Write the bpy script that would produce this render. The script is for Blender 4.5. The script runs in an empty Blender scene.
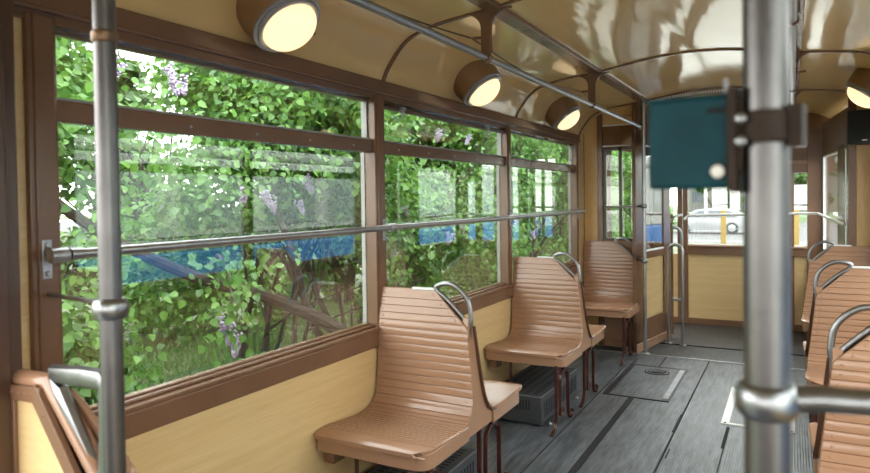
import bpy, math, random
import numpy as np
from mathutils import Vector, Matrix

# ---------------------------------------------------------------- camera, world, light
sc = bpy.context.scene
COL = sc.collection
cam = bpy.data.cameras.new('camera')
cam.sensor_width = 36.0
cam.lens = 658.0 / 870.0 * 36.0
cam.shift_y = -24.7 / 870.0
cam.clip_start = 0.02
cam.clip_end = 400
cam.dof.use_dof = True
cam.dof.focus_distance = 4.2
cam.dof.aperture_fstop = 3.2
co = bpy.data.objects.new('camera', cam)
COL.objects.link(co)
co.matrix_world = Matrix(((0.87893495, 0.00245424, 0.47693535, 0.0),
                          (0.47675075, 0.02377077, -0.87871706, 0.0),
                          (-0.0134937, 0.99971442, 0.0197229, 1.5),
                          (0, 0, 0, 1)))
sc.camera = co

w = bpy.data.worlds.new('world')
sc.world = w
w.use_nodes = True
nt = w.node_tree
bg = nt.nodes['Background']
tc = nt.nodes.new('ShaderNodeTexCoord')
sep = nt.nodes.new('ShaderNodeSeparateXYZ')
cr = nt.nodes.new('ShaderNodeValToRGB')
nt.links.new(tc.outputs['Generated'], sep.inputs[0])
nt.links.new(sep.outputs['Z'], cr.inputs[0])
cr.color_ramp.elements[0].position = 0.0
cr.color_ramp.elements[0].color = (0.86, 0.85, 0.82, 1)
cr.color_ramp.elements[1].position = 0.6
cr.color_ramp.elements[1].color = (0.93, 0.95, 0.97, 1)
nt.links.new(cr.outputs[0], bg.inputs[0])
bg.inputs[1].default_value = 6.2

sun = bpy.data.lights.new('sun', 'SUN')
sun.energy = 2.0
sun.angle = math.radians(14)
sun.color = (1.0, 0.96, 0.88)
so = bpy.data.objects.new('sun', sun)
so.rotation_euler = (math.radians(18), math.radians(26), 0)
COL.objects.link(so)

sc.view_settings.view_transform = 'Standard'
sc.view_settings.look = 'None'
sc.view_settings.gamma = 1
sc.view_settings.exposure = 0.50
sc.cycles.transparent_max_bounces = 24
sc.cycles.max_bounces = 10
sc.cycles.diffuse_bounces = 6
sc.cycles.glossy_bounces = 5
sc.cycles.caustics_reflective = False
sc.cycles.caustics_refractive = False
sc.cycles.sample_clamp_indirect = 6

random.seed(7)
rng = np.random.default_rng(11)
PI = math.pi

# ---------------------------------------------------------------- materials
def mat_base(name):
    m = bpy.data.materials.new(name)
    m.use_nodes = True
    return m, m.node_tree, m.node_tree.nodes['Principled BSDF']

def noise_bump(nt, b, scale=(20, 20, 20), strength=0.1, dist=0.01, detail=3, rough=None):
    tc = nt.nodes.new('ShaderNodeTexCoord')
    mp = nt.nodes.new('ShaderNodeMapping')
    mp.inputs['Scale'].default_value = scale
    n = nt.nodes.new('ShaderNodeTexNoise')
    n.inputs['Scale'].default_value = 1.0
    n.inputs['Detail'].default_value = detail
    nt.links.new(tc.outputs['Object'], mp.inputs[0])
    nt.links.new(mp.outputs[0], n.inputs['Vector'])
    bp = nt.nodes.new('ShaderNodeBump')
    bp.inputs['Strength'].default_value = strength
    bp.inputs['Distance'].default_value = dist
    nt.links.new(n.outputs['Fac'], bp.inputs['Height'])
    nt.links.new(bp.outputs[0], b.inputs['Normal'])
    return n, mp, bp

def paint(name, col, rough=0.3, var=0.12, scale=6, bump=0.06, bscale=40, spec=0.5, metal=0.0):
    m, nt, b = mat_base(name)
    b.inputs['Roughness'].default_value = rough
    b.inputs['Metallic'].default_value = metal
    b.inputs['Specular IOR Level'].default_value = spec
    tc = nt.nodes.new('ShaderNodeTexCoord')
    n = nt.nodes.new('ShaderNodeTexNoise')
    n.inputs['Scale'].default_value = scale
    n.inputs['Detail'].default_value = 5
    nt.links.new(tc.outputs['Object'], n.inputs['Vector'])
    r = nt.nodes.new('ShaderNodeValToRGB')
    r.color_ramp.elements[0].position = 0.3
    r.color_ramp.elements[1].position = 0.7
    r.color_ramp.elements[0].color = tuple(c * (1 - var) for c in col) + (1,)
    r.color_ramp.elements[1].color = tuple(min(1, c * (1 + var)) for c in col) + (1,)
    nt.links.new(n.outputs['Fac'], r.inputs[0])
    nt.links.new(r.outputs[0], b.inputs['Base Color'])
    n2 = nt.nodes.new('ShaderNodeTexNoise')
    n2.inputs['Scale'].default_value = bscale
    n2.inputs['Detail'].default_value = 2
    nt.links.new(tc.outputs['Object'], n2.inputs['Vector'])
    bp = nt.nodes.new('ShaderNodeBump')
    bp.inputs['Strength'].default_value = bump
    bp.inputs['Distance'].default_value = 0.01
    nt.links.new(n2.outputs['Fac'], bp.inputs['Height'])
    nt.links.new(bp.outputs[0], b.inputs['Normal'])
    return m

def wood_laminate(name, c0, c1, axis_scale=(1.2, 0.35, 9), rough=0.3):
    """pale wood with long fine grain, distorted into cathedral figures"""
    m, nt, b = mat_base(name)
    b.inputs['Roughness'].default_value = rough
    tc = nt.nodes.new('ShaderNodeTexCoord')
    mp = nt.nodes.new('ShaderNodeMapping')
    mp.inputs['Scale'].default_value = axis_scale
    nt.links.new(tc.outputs['Object'], mp.inputs[0])
    wv = nt.nodes.new('ShaderNodeTexNoise')
    wv.inputs['Scale'].default_value = 1.6
    wv.inputs['Detail'].default_value = 6
    wv.inputs['Distortion'].default_value = 1.2
    nt.links.new(mp.outputs[0], wv.inputs['Vector'])
    mp2 = nt.nodes.new('ShaderNodeMapping')
    mp2.inputs['Scale'].default_value = tuple(a * 9 for a in axis_scale)
    nt.links.new(tc.outputs['Object'], mp2.inputs[0])
    n2 = nt.nodes.new('ShaderNodeTexNoise')
    n2.inputs['Scale'].default_value = 2
    n2.inputs['Detail'].default_value = 3
    nt.links.new(mp2.outputs[0], n2.inputs['Vector'])
    mx = nt.nodes.new('ShaderNodeMath')
    mx.operation = 'MULTIPLY_ADD'
    mx.inputs[1].default_value = 0.45
    nt.links.new(n2.outputs['Fac'], mx.inputs[0])
    ml = nt.nodes.new('ShaderNodeMath')
    ml.operation = 'MULTIPLY'
    ml.inputs[1].default_value = 0.6
    nt.links.new(wv.outputs['Fac'], ml.inputs[0])
    nt.links.new(ml.outputs[0], mx.inputs[2])
    r = nt.nodes.new('ShaderNodeValToRGB')
    r.color_ramp.elements[0].position = 0.30
    r.color_ramp.elements[1].position = 0.70
    r.color_ramp.elements[0].color = c0 + (1,)
    r.color_ramp.elements[1].color = c1 + (1,)
    nt.links.new(mx.outputs[0], r.inputs[0])
    nt.links.new(r.outputs[0], b.inputs['Base Color'])
    return m

def glass(name, tint=(0.97, 1.0, 0.985), ior=1.6):
    m = bpy.data.materials.new(name)
    m.use_nodes = True
    nt = m.node_tree
    nt.nodes.clear()
    out = nt.nodes.new('ShaderNodeOutputMaterial')
    mix = nt.nodes.new('ShaderNodeMixShader')
    tr = nt.nodes.new('ShaderNodeBsdfTransparent')
    tr.inputs[0].default_value = tint + (1,)
    gl = nt.nodes.new('ShaderNodeBsdfGlossy')
    gl.inputs['Roughness'].default_value = 0.0
    gl.inputs['Color'].default_value = (1, 1, 1, 1)
    g = nt.nodes.new('ShaderNodeNewGeometry')
    mr = nt.nodes.new('ShaderNodeMapRange')
    mr.inputs['To Min'].default_value = ior
    mr.inputs['To Max'].default_value = 1.0 / ior
    nt.links.new(g.outputs['Backfacing'], mr.inputs['Value'])
    fr = nt.nodes.new('ShaderNodeFresnel')
    nt.links.new(mr.outputs[0], fr.inputs['IOR'])
    nt.links.new(fr.outputs[0], mix.inputs[0])
    nt.links.new(tr.outputs[0], mix.inputs[1])
    nt.links.new(gl.outputs[0], mix.inputs[2])
    nt.links.new(mix.outputs[0], out.inputs[0])
    return m

def emit(name, col, s):
    m = bpy.data.materials.new(name)
    m.use_nodes = True
    nt = m.node_tree
    b = nt.nodes['Principled BSDF']
    b.inputs['Base Color'].default_value = col + (1,)
    b.inputs['Roughness'].default_value = 0.25
    b.inputs['Emission Color'].default_value = col + (1,)
    b.inputs['Emission Strength'].default_value = s
    return m

def leafy(name, c0, c1, trans=0.35):
    m = bpy.data.materials.new(name)
    m.use_nodes = True
    nt = m.node_tree
    b = nt.nodes['Principled BSDF']
    out = nt.nodes['Material Output']
    g = nt.nodes.new('ShaderNodeNewGeometry')
    r = nt.nodes.new('ShaderNodeValToRGB')
    r.color_ramp.elements[0].color = c0 + (1,)
    r.color_ramp.elements[1].color = c1 + (1,)
    nt.links.new(g.outputs['Random Per Island'], r.inputs[0])
    nt.links.new(r.outputs[0], b.inputs['Base Color'])
    b.inputs['Roughness'].default_value = 0.45
    tl = nt.nodes.new('ShaderNodeBsdfTranslucent')
    hs = nt.nodes.new('ShaderNodeHueSaturation')
    hs.inputs['Value'].default_value = 1.5
    hs.inputs['Hue'].default_value = 0.485
    nt.links.new(r.outputs[0], hs.inputs['Color'])
    nt.links.new(hs.outputs[0], tl.inputs[0])
    mx = nt.nodes.new('ShaderNodeMixShader')
    mx.inputs[0].default_value = trans
    nt.links.new(b.outputs[0], mx.inputs[1])
    nt.links.new(tl.outputs[0], mx.inputs[2])
    nt.links.new(mx.outputs[0], out.inputs[0])
    return m

def floor_mat(name, c0, c1, pitch, rough, axis='x', strength=0.5):
    """ribbed rubber with scuffs"""
    m, nt, b = mat_base(name)
    tc = nt.nodes.new('ShaderNodeTexCoord')
    wv = nt.nodes.new('ShaderNodeTexWave')
    wv.wave_type = 'BANDS'
    wv.bands_direction = 'X' if axis == 'x' else 'Y'
    wv.inputs['Scale'].default_value = 2 * PI / pitch / 20.0
    nt.links.new(tc.outputs['Object'], wv.inputs['Vector'])
    n = nt.nodes.new('ShaderNodeTexNoise')
    mp = nt.nodes.new('ShaderNodeMapping')
    mp.inputs['Scale'].default_value = (5, 1.6, 1)
    nt.links.new(tc.outputs['Object'], mp.inputs[0])
    nt.links.new(mp.outputs[0], n.inputs['Vector'])
    n.inputs['Scale'].default_value = 1.5
    n.inputs['Detail'].default_value = 9
    n.inputs['Roughness'].default_value = 0.68
    r = nt.nodes.new('ShaderNodeValToRGB')
    r.color_ramp.elements[0].position = 0.40
    r.color_ramp.elements[1].position = 0.68
    r.color_ramp.elements[0].color = c0 + (1,)
    r.color_ramp.elements[1].color = c1 + (1,)
    n3 = nt.nodes.new('ShaderNodeTexNoise')
    mp3 = nt.nodes.new('ShaderNodeMapping')
    mp3.inputs['Scale'].default_value = (38, 5, 1)
    mp3.inputs['Rotation'].default_value = (0, 0, 0.3)
    nt.links.new(tc.outputs['Object'], mp3.inputs[0])
    nt.links.new(mp3.outputs[0], n3.inputs['Vector'])
    n3.inputs['Scale'].default_value = 1.0
    n3.inputs['Detail'].default_value = 6
    av = nt.nodes.new('ShaderNodeMath')
    av.operation = 'MULTIPLY_ADD'
    av.inputs[1].default_value = 0.45
    sb = nt.nodes.new('ShaderNodeMath')
    sb.operation = 'MULTIPLY'
    sb.inputs[1].default_value = 0.62
    nt.links.new(n.outputs['Fac'], sb.inputs[0])
    nt.links.new(n3.outputs['Fac'], av.inputs[0])
    nt.links.new(sb.outputs[0], av.inputs[2])
    nt.links.new(av.outputs[0], r.inputs[0])
    gm = nt.nodes.new('ShaderNodeMapRange')
    gm.inputs['To Min'].default_value = 0.66
    gm.inputs['To Max'].default_value = 1.15
    nt.links.new(wv.outputs['Fac'], gm.inputs['Value'])
    mm = nt.nodes.new('ShaderNodeMix')
    mm.data_type = 'RGBA'
    mm.blend_type = 'MULTIPLY'
    mm.inputs['Factor'].default_value = 1.0
    nt.links.new(r.outputs[0], mm.inputs['A'])
    nt.links.new(gm.outputs[0], mm.inputs['B'])
    nt.links.new(mm.outputs['Result'], b.inputs['Base Color'])
    mr = nt.nodes.new('ShaderNodeMapRange')
    mr.inputs['To Min'].default_value = rough - 0.1
    mr.inputs['To Max'].default_value = rough + 0.18
    nt.links.new(n.outputs['Fac'], mr.inputs['Value'])
    nt.links.new(mr.outputs[0], b.inputs['Roughness'])
    ad = nt.nodes.new('ShaderNodeMath')
    ad.operation = 'MULTIPLY_ADD'
    ad.inputs[1].default_value = 0.5
    nt.links.new(wv.outputs['Fac'], ad.inputs[0])
    nt.links.new(n.outputs['Fac'], ad.inputs[2])
    bp = nt.nodes.new('ShaderNodeBump')
    bp.inputs['Strength'].default_value = strength
    bp.inputs['Distance'].default_value = 0.004
    nt.links.new(ad.outputs[0], bp.inputs['Height'])
    nt.links.new(bp.outputs[0], b.inputs['Normal'])
    return m

M = {}
M['seat'] = paint('seat_paint', (0.355, 0.200, 0.122), 0.17, 0.06, 3, 0.025, 60)
M['frame'] = paint('frame_paint', (0.185, 0.097, 0.055), 0.24, 0.10, 4, 0.10, 35)
M['darkframe'] = paint('dark_frame_paint', (0.075, 0.036, 0.022), 0.3, 0.12, 4, 0.1, 30)
M['gloss'] = paint('glossy_brown', (0.20, 0.105, 0.05), 0.08, 0.12, 4, 0.03, 8)
M['wood'] = wood_laminate('pale_wood', (0.60, 0.405, 0.18), (0.73, 0.535, 0.275))
M['woodx'] = wood_laminate('pale_wood_cross', (0.60, 0.405, 0.18), (0.73, 0.535, 0.275), (0.35, 1.2, 9))
M['woodv'] = wood_laminate('amber_wood', (0.62, 0.39, 0.14), (0.74, 0.50, 0.22), (4, 4, 1.0))
M['ceiling'] = paint('ceiling_enamel', (0.76, 0.53, 0.235), 0.09, 0.05, 2, 0.0, 30)
M['steel'] = paint('brushed_steel', (0.38, 0.385, 0.39), 0.36, 0.1, 20, 0.03, 90, metal=1.0)
M['steelp'] = paint('standing_pole_steel', (0.150, 0.144, 0.142), 0.38, 0.1, 20, 0.03, 90, metal=1.0)
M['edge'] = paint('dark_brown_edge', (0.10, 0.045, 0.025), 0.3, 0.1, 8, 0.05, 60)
M['clamp'] = paint('clamp_brown', (0.030, 0.018, 0.012), 0.6, 0.2, 20, 0.1, 60, 0.2)
M['steel2'] = paint('dull_steel', (0.40, 0.40, 0.42), 0.42, 0.15, 12, 0.04, 70, metal=0.9)
M['alu'] = paint('cast_aluminium', (0.26, 0.265, 0.27), 0.32, 0.1, 12, 0.06, 60, metal=1.0)
M['bright'] = paint('white_aluminium', (0.82, 0.82, 0.80), 0.4, 0.06, 12, 0.03, 60)
M['lampbrown'] = paint('lamp_brown', (0.26, 0.145, 0.065), 0.3, 0.12, 9, 0.05, 60)
M['brass'] = paint('brown_metal', (0.16, 0.09, 0.045), 0.32, 0.12, 9, 0.05, 60, metal=0.5)
M['iron'] = paint('oxblood_iron', (0.060, 0.018, 0.013), 0.25, 0.25, 14, 0.12, 60)
M['heater'] = paint('heater_grey', (0.050, 0.053, 0.060), 0.5, 0.15, 12, 0.06, 60)
M['black'] = paint('black_plastic', (0.010, 0.010, 0.011), 0.5, 0.2, 12, 0.04, 60)
M['slot'] = paint('slot_black', (0.004, 0.004, 0.004), 0.8, 0.2, 12, 0.04, 60)
M['teal'] = paint('teal_paint', (0.003, 0.038, 0.050), 0.6, 0.2, 18, 0.08, 50, 0.2)
M['channel'] = paint('outer_channel', (0.30, 0.30, 0.29), 0.5, 0.06, 12, 0.03, 60)
M['white'] = paint('white_plastic', (0.75, 0.72, 0.66), 0.35, 0.04, 12, 0.03, 60)
M['pale'] = paint('pale_grey_skirting', (0.34, 0.39, 0.38), 0.5, 0.1, 12, 0.05, 60)
M['glass'] = glass('window_glass', (0.97, 1.0, 0.985), 1.8)
M['glassd'] = glass('partition_glass', (0.93, 0.94, 0.90), 1.55)
M['globe'] = emit('lamp_globe', (1.0, 0.75, 0.43), 0.88)
M['floor'] = floor_mat('ribbed_rubber', (0.022, 0.026, 0.031), (0.175, 0.19, 0.21), 0.014, 0.34)
M['mat'] = floor_mat('ribbed_mat', (0.012, 0.012, 0.012), (0.060, 0.056, 0.048), 0.045, 0.48, 'y', 1.0)
M['worn'] = paint('worn_black_metal', (0.030, 0.031, 0.034), 0.35, 0.6, 9, 0.3, 40, metal=0.4)
M['leaf'] = leafy('lilac_leaves', (0.034, 0.110, 0.018), (0.135, 0.285, 0.060), 0.42)
M['leafd'] = leafy('far_leaves', (0.030, 0.075, 0.016), (0.08, 0.155, 0.037), 0.35)
M['grass'] = leafy('grass_blades', (0.028, 0.062, 0.010), (0.075, 0.135, 0.025), 0.25)
M['bark'] = paint('bark', (0.032, 0.024, 0.018), 0.85, 0.4, 22, 0.6, 60)
M['lilac'] = leafy('lilac_flowers', (0.34, 0.27, 0.42), (0.52, 0.46, 0.58), 0.3)
M['lawn'] = paint('lawn', (0.042, 0.060, 0.020), 0.9, 0.4, 1.2, 0.5, 20)
M['farlawn'] = paint('far_lawn', (0.06, 0.11, 0.025), 0.9, 0.3, 0.5, 0.3, 20)
M['road'] = paint('asphalt', (0.055, 0.055, 0.055), 0.8, 0.15, 3, 0.3, 60)
M['paving'] = paint('pale_paving', (0.36, 0.35, 0.33), 0.8, 0.12, 2, 0.2, 30)
M['gravel'] = paint('gravel', (0.12, 0.12, 0.11), 0.9, 0.4, 9, 0.5, 30)
M['carwhite'] = paint('white_car_paint', (0.20, 0.203, 0.21), 0.2, 0.02, 3, 0.0, 30)
M['carglass'] = paint('tinted_glass', (0.06, 0.07, 0.08), 0.08, 0.1, 3, 0.0, 30)
M['tramglass'] = paint('pale_tram_window', (0.30, 0.34, 0.34), 0.1, 0.1, 3, 0.0, 30)
M['tyre'] = paint('tyre', (0.02, 0.02, 0.02), 0.7, 0.1, 9, 0.1, 30)
M['yellow'] = paint('yellow_post', (0.26, 0.17, 0.04), 0.5, 0.08, 9, 0.05, 30)
M['tramblue'] = paint('blue_tram_paint', (0.010, 0.13, 0.38), 0.35, 0.06, 3, 0.0, 30)
M['tramwhite'] = paint('cream_tram_paint', (0.42, 0.43, 0.42), 0.4, 0.04, 3, 0.0, 30)
M['plaster'] = paint('plaster', (0.09, 0.088, 0.08), 0.8, 0.06, 3, 0.1, 30)
M['wirewhite'] = paint('galvanised_wire', (0.2, 0.21, 0.21), 0.5, 0.06, 3, 0.0, 30)

# ceiling: long slow ripples in the enamel that break up reflections
nt = M['ceiling'].node_tree
b = nt.nodes['Principled BSDF']
for l in list(b.inputs['Normal'].links):
    nt.links.remove(l)
noise_bump(nt, b, (9, 1.6, 9), 0.16, 0.012, 2)

# ---------------------------------------------------------------- mesh builder
class MB:
    def __init__(s):
        s.v = []
        s.f = []

    def add(s, vs, fs):
        o = len(s.v)
        s.v += [tuple(p) for p in vs]
        s.f += [tuple(i + o for i in f) for f in fs]
        return s

    def box(s, x0, x1, y0, y1, z0, z1, M4=None):
        if x0 > x1: x0, x1 = x1, x0
        if y0 > y1: y0, y1 = y1, y0
        vs = [(x0, y0, z0), (x1, y0, z0), (x1, y1, z0), (x0, y1, z0), (x0, y0, z1), (x1, y0, z1), (x1, y1, z1), (x0, y1, z1)]
        if M4 is not None:
            vs = [M4 @ Vector(p) for p in vs]
        return s.add(vs, [(0, 3, 2, 1), (4, 5, 6, 7), (0, 1, 5, 4), (1, 2, 6, 5), (2, 3, 7, 6), (3, 0, 4, 7)])

    def wallseg(s, a, b, t, z0, z1, u0=0.0, u1=1.0):
        """upright slab along a plan line a-b (between fractions u0,u1), thickness t to its left"""
        a = Vector(a); b = Vector(b)
        d = b - a
        n = Vector((-d.y, d.x)).normalized() * t
        p = a + d * u0; q = a + d * u1
        pl = [p, q, q + n, p + n]
        vs = [(c.x, c.y, z0) for c in pl] + [(c.x, c.y, z1) for c in pl]
        return s.add(vs, [(0, 3, 2, 1), (4, 5, 6, 7), (0, 1, 5, 4), (1, 2, 6, 5), (2, 3, 7, 6), (3, 0, 4, 7)])

    def prism(s, poly, axis, a, b):
        """polygon in the two other axes, extruded along axis from a to b"""
        def P(u, v, t):
            return {'x': (t, u, v), 'y': (u, t, v), 'z': (u, v, t)}[axis]
        n = len(poly)
        vs = [P(u, v, a) for u, v in poly] + [P(u, v, b) for u, v in poly]
        fs = [tuple(range(n))[::-1], tuple(range(n, 2 * n))]
        fs += [(i, (i + 1) % n, n + (i + 1) % n, n + i) for i in range(n)]
        return s.add(vs, fs)

    def tube(s, pts, r, seg=10, closed=False, cap=True, sx=1.0, up=None):
        """round (or flattened) bar along a path; r scalar or per point; sx scales the side axis"""
        P = [Vector(p) for p in pts]
        n = len(P)
        R = r if isinstance(r, (list, tuple)) else [r] * n
        T = []
        for i in range(n):
            a = P[(i - 1) % n] if (closed or i > 0) else P[i]
            c = P[(i + 1) % n] if (closed or i < n - 1) else P[i]
            T.append((c - a).normalized())
        if up is None:
            up0 = Vector((0, 0, 1)) if abs(T[0].z) < 0.9 else Vector((1, 0, 0))
        else:
            up0 = Vector(up)
        vs = []
        N = (up0 - T[0] * up0.dot(T[0])).normalized()
        for i in range(n):
            if up is not None:
                N = (up0 - T[i] * up0.dot(T[i])).normalized()
            else:
                N = (N - T[i] * N.dot(T[i])).normalized()
            B = T[i].cross(N)
            for k in range(seg):
                a = 2 * PI * k / seg
                vs.append(P[i] + N * math.cos(a) * R[i] + B * math.sin(a) * R[i] * sx)
        fs = []
        m = n if closed else n - 1
        for i in range(m):
            j = (i + 1) % n
            for k in range(seg):
                l = (k + 1) % seg
                fs.append((i * seg + k, i * seg + l, j * seg + l, j * seg + k))
        if cap and not closed:
            fs.append(tuple(range(seg))[::-1])
            fs.append(tuple(range((n - 1) * seg, n * seg)))
        return s.add(vs, fs)

    def strap(s, pts, wx, t, closed=False, x=0.0):
        """flat bar in the YZ plane: wide in x, thin across its path"""
        P = [Vector((p[0], p[1])) for p in pts]
        n = len(P)
        vs = []
        for i in range(n):
            a = P[(i - 1) % n] if (closed or i > 0) else P[i]
            c = P[(i + 1) % n] if (closed or i < n - 1) else P[i]
            d = (c - a).normalized()
            q = Vector((-d.y, d.x)) * t / 2
            for (sx, sg) in ((0, 1), (wx, 1), (wx, -1), (0, -1)):
                p = P[i] + q * sg
                vs.append((x + sx, p.x, p.y))
        fs = []
        m = n if closed else n - 1
        for i in range(m):
            j = (i + 1) % n
            for k in range(4):
                l = (k + 1) % 4
                fs.append((i * 4 + k, i * 4 + l, j * 4 + l, j * 4 + k))
        if not closed:
            fs.append((3, 2, 1, 0))
            e = (n - 1) * 4
            fs.append((e, e + 1, e + 2, e + 3))
        return s.add(vs, fs)

    def lathe(s, prof, c=(0, 0, 0), axis=(0, 0, 1), seg=32):
        """profile of (radius, height) turned about an axis through c"""
        q = Vector((0, 0, 1)).rotation_difference(Vector(axis).normalized())
        c = Vector(c)
        vs = []
        for r, h in prof:
            for k in range(seg):
                a = 2 * PI * k / seg
                vs.append(c + q @ Vector((r * math.cos(a), r * math.sin(a), h)))
        fs = []
        for i in range(len(prof) - 1):
            for k in range(seg):
                l = (k + 1) % seg
                fs.append((i * seg + k, i * seg + l, (i + 1) * seg + l, (i + 1) * seg + k))
        fs.append(tuple(range(seg))[::-1])
        fs.append(tuple(range((len(prof) - 1) * seg, len(prof) * seg)))
        return s.add(vs, fs)

    def build(s, name, mat, parent=None, bevel=0.0, angle=35, smooth=True):
        me = bpy.data.meshes.new(name)
        me.from_pydata(s.v, [], s.f)
        me.validate()
        import bmesh
        bm = bmesh.new()
        bm.from_mesh(me)
        bmesh.ops.recalc_face_normals(bm, faces=bm.faces)
        bm.to_mesh(me)
        bm.free()
        me.materials.append(mat)
        if smooth:
            me.polygons.foreach_set('use_smooth', [True] * len(me.polygons))
            me.set_sharp_from_angle(angle=math.radians(angle))
        o = bpy.data.objects.new(name, me)
        COL.objects.link(o)
        if parent is not None:
            o.parent = parent
        if bevel:
            md = o.modifiers.new('bevel', 'BEVEL')
            md.width = bevel
            md.segments = 2
            md.limit_method = 'ANGLE'
            md.angle_limit = math.radians(40)
            md.harden_normals = False
        return o

def tag(o, label=None, cat=None, group=None, kind=None):
    if label: o['label'] = label
    if cat: o['category'] = cat
    if group: o['group'] = group
    if kind: o['kind'] = kind
    return o

def thing(name, loc, label, cat, group=None, rz=0):
    o = bpy.data.objects.new(name, None)
    o.empty_display_size = 0.1
    COL.objects.link(o)
    o.location = loc
    o.rotation_euler = (0, 0, rz)
    return tag(o, label, cat, group)

def struct(name, mb, mat, parent=None, bevel=0.0, **k):
    o = mb.build(name, mat, parent, bevel, **k)
    if parent is None:
        o['kind'] = 'structure'
    return o

def kids(o):
    return [c for c in bpy.data.objects if c.parent == o]

def dup(root, loc, label, rz=None, group=None):
    def cp(o, par):
        c = o.copy()
        COL.objects.link(c)
        if par is not None:
            c.parent = par
        for ch in kids(o):
            cp(ch, c)
        return c
    r = cp(root, None)
    r.location = loc
    if rz is not None:
        r.rotation_euler = (0, 0, rz)
    r['label'] = label
    if group: r['group'] = group
    return r

def catmull(pts, n=6, closed=False):
    P = [Vector(p) for p in pts]
    out = []
    m = len(P)
    rg = range(m if closed else m - 1)
    for i in rg:
        p0 = P[(i - 1) % m] if (closed or i > 0) else P[0]
        p1 = P[i]; p2 = P[(i + 1) % m]
        p3 = P[(i + 2) % m] if (closed or i < m - 2) else P[-1]
        for k in range(n):
            t = k / n
            out.append(0.5 * ((2 * p1) + (p2 - p0) * t + (2 * p0 - 5 * p1 + 4 * p2 - p3) * t * t + (3 * p1 - p0 - 3 * p2 + p3) * t ** 3))
    if not closed:
        out.append(P[-1])
    return out

# ---------------------------------------------------------------- tram body dimensions
XL, XR = -1.86, 0.64          # inner faces of the side walls
XC = -0.61                    # centre line
mir = lambda x: 2 * XC - x
YF, YP, YB = -1.3, 6.62, 8.20  # front end, rear partition, rear wall

# floor
struct('floor', MB().box(XL - 0.05, XR + 0.05, YF, 6.385, -0.05, 0), M['floor'])
struct('floor_vestibule', MB().box(XL - 0.02, XR, 6.385, YB + 0.05, -0.05, -0.004), M['mat'])
tr = 0
def trim(mb, mat, bevel=0.004, name=None):
    global tr
    tr += 1
    return struct('trim_%d' % tr, mb, mat, None, bevel)

# floor seams and strips
trim(MB().box(-1.075, -1.035, 2.6, 4.965, 0, 0.004), M['slot'], 0)
m = MB()
for x, y0, y1 in ((-0.66, YF, 6.37), (-1.30, YF, 5.9), (-0.665, 4.35, 4.75), (-0.36, 1.5, 4.6), (-1.03, 5.98, 6.37), (-0.64, 3.9, 4.05)):
    m.box(x - 0.004, x + 0.004, y0, y1, 0, 0.0025)
m.box(-0.675, -0.655, 4.35, 4.72, 0, 0.003)
m.box(-0.375, -0.355, 4.2, 4.6, 0, 0.003)
trim(m, M['slot'], 0)
trim(MB().box(XL, XR - 0.02, 6.37, 6.40, -0.003, 0.006), M['steel2'])
trim(MB().box(-1.6, 0.45, 6.955, 6.975, -0.004, 0.003), M['slot'], 0)

# side walls
def side_wall(xin, sgn, nm):
    """sgn -1: the wall lies to the left of xin"""
    X = lambda d: xin + sgn * d      # d metres outward from the inner face
    y0 = 1.0 if sgn < 0 else YF
    panel = MB().box(X(0.0), X(0.05), y0, YP, 0.02, 0.76)
    panel.box(X(0.0), X(0.03), 6.34, YP, 0.76, 2.12)
    if sgn < 0:
        panel.box(X(0), X(0.03), 1.0, 1.06, 0.76, 2.12)
    struct('wall_' + nm, panel, M['wood'])
    sk = MB().box(X(-0.02), X(0.03), y0, YP, 0.0, 0.10)
    struct('baseboard_' + nm, sk, M['pale'])
    t = MB().box(X(-0.022), X(0.06), y0, 6.34, 0.755, 0.838)
    trim(t, M['frame'], 0.006)
    t = MB().box(X(-0.030), X(0.02), y0, 6.34, 0.838, 0.856)
    t.box(X(0.0), X(0.02), y0, 6.34, 0.856, 0.868)
    trim(t, M['frame'], 0.005)
    t = MB().box(X(-0.025), X(0.06), y0 - 0.1 if sgn > 0 else 0.93, 6.40, 2.045, 2.108)
    t.box(X(-0.010), X(0.06), y0 if sgn > 0 else 0.93, 6.40, 2.010, 2.045)
    t.box(X(-0.033), X(0.0), y0 if sgn > 0 else 0.93, 6.40, 2.038, 2.050)
    trim(t, M['frame'], 0.005)
    posts = [(2.775, 2.862), (4.525, 4.592), (6.305, 6.345)]
    posts = [(1.06, 1.145)] + posts if sgn < 0 else [(-0.95, -0.86), (0.93, 1.02)] + posts
    for a, c in posts:
        t = MB().box(X(-0.018), X(0.05), a, c, 0.85, 2.03)
        t.box(X(-0.024), X(0.0), a + 0.015, c - 0.008, 0.87, 2.03)
        trim(t, M['frame'], 0.005)
    k = 0
    for (a, c) in zip(posts[:-1], posts[1:]):
        k += 1
        ya, yb = a[1], c[0]
        f = MB().box(X(0.0), X(0.045), ya, yb, 1.738, 1.80)     # transom bar
        f.box(X(0.025), X(0.055), ya, yb, 0.85, 0.875)
        f.box(X(0.025), X(0.055), ya, yb, 1.995, 2.012)
        wo = struct('window_%d' % (k + (0 if sgn < 0 else 3)), f, M['frame'], None, 0.004)
        g = MB().box(X(0.038), X(0.043), ya, yb, 0.86, 1.745)
        g.build('pane', M['glass'], wo)
        g = MB().box(X(0.018), X(0.023), ya, yb, 1.79, 2.012)
        g.build('pane', M['glass'], wo)
        e = MB().box(X(0.048), X(0.070), yb - 0.006, yb - 0.002, 0.87, 1.74)
        e.box(X(0.028), X(0.06), yb - 0.010, yb - 0.002, 1.81, 2.0)
        e.box(X(0.0), X(0.03), ya, yb, 1.800, 1.808)
        e.build('channel', M['channel'], wo)
        s_ = MB()
        for j in range(5):
            yy = ya + (yb - ya) * (j + 0.5) / 5
            s_.lathe([(0.0055, 0), (0.004, 0.003), (0.001, 0.004)], (X(0.0), yy, 1.765), (-sgn, 0, 0), 10)
        s_.build('screw', M['steel'], wo)
        if sgn < 0:
            s_ = MB()
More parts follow.
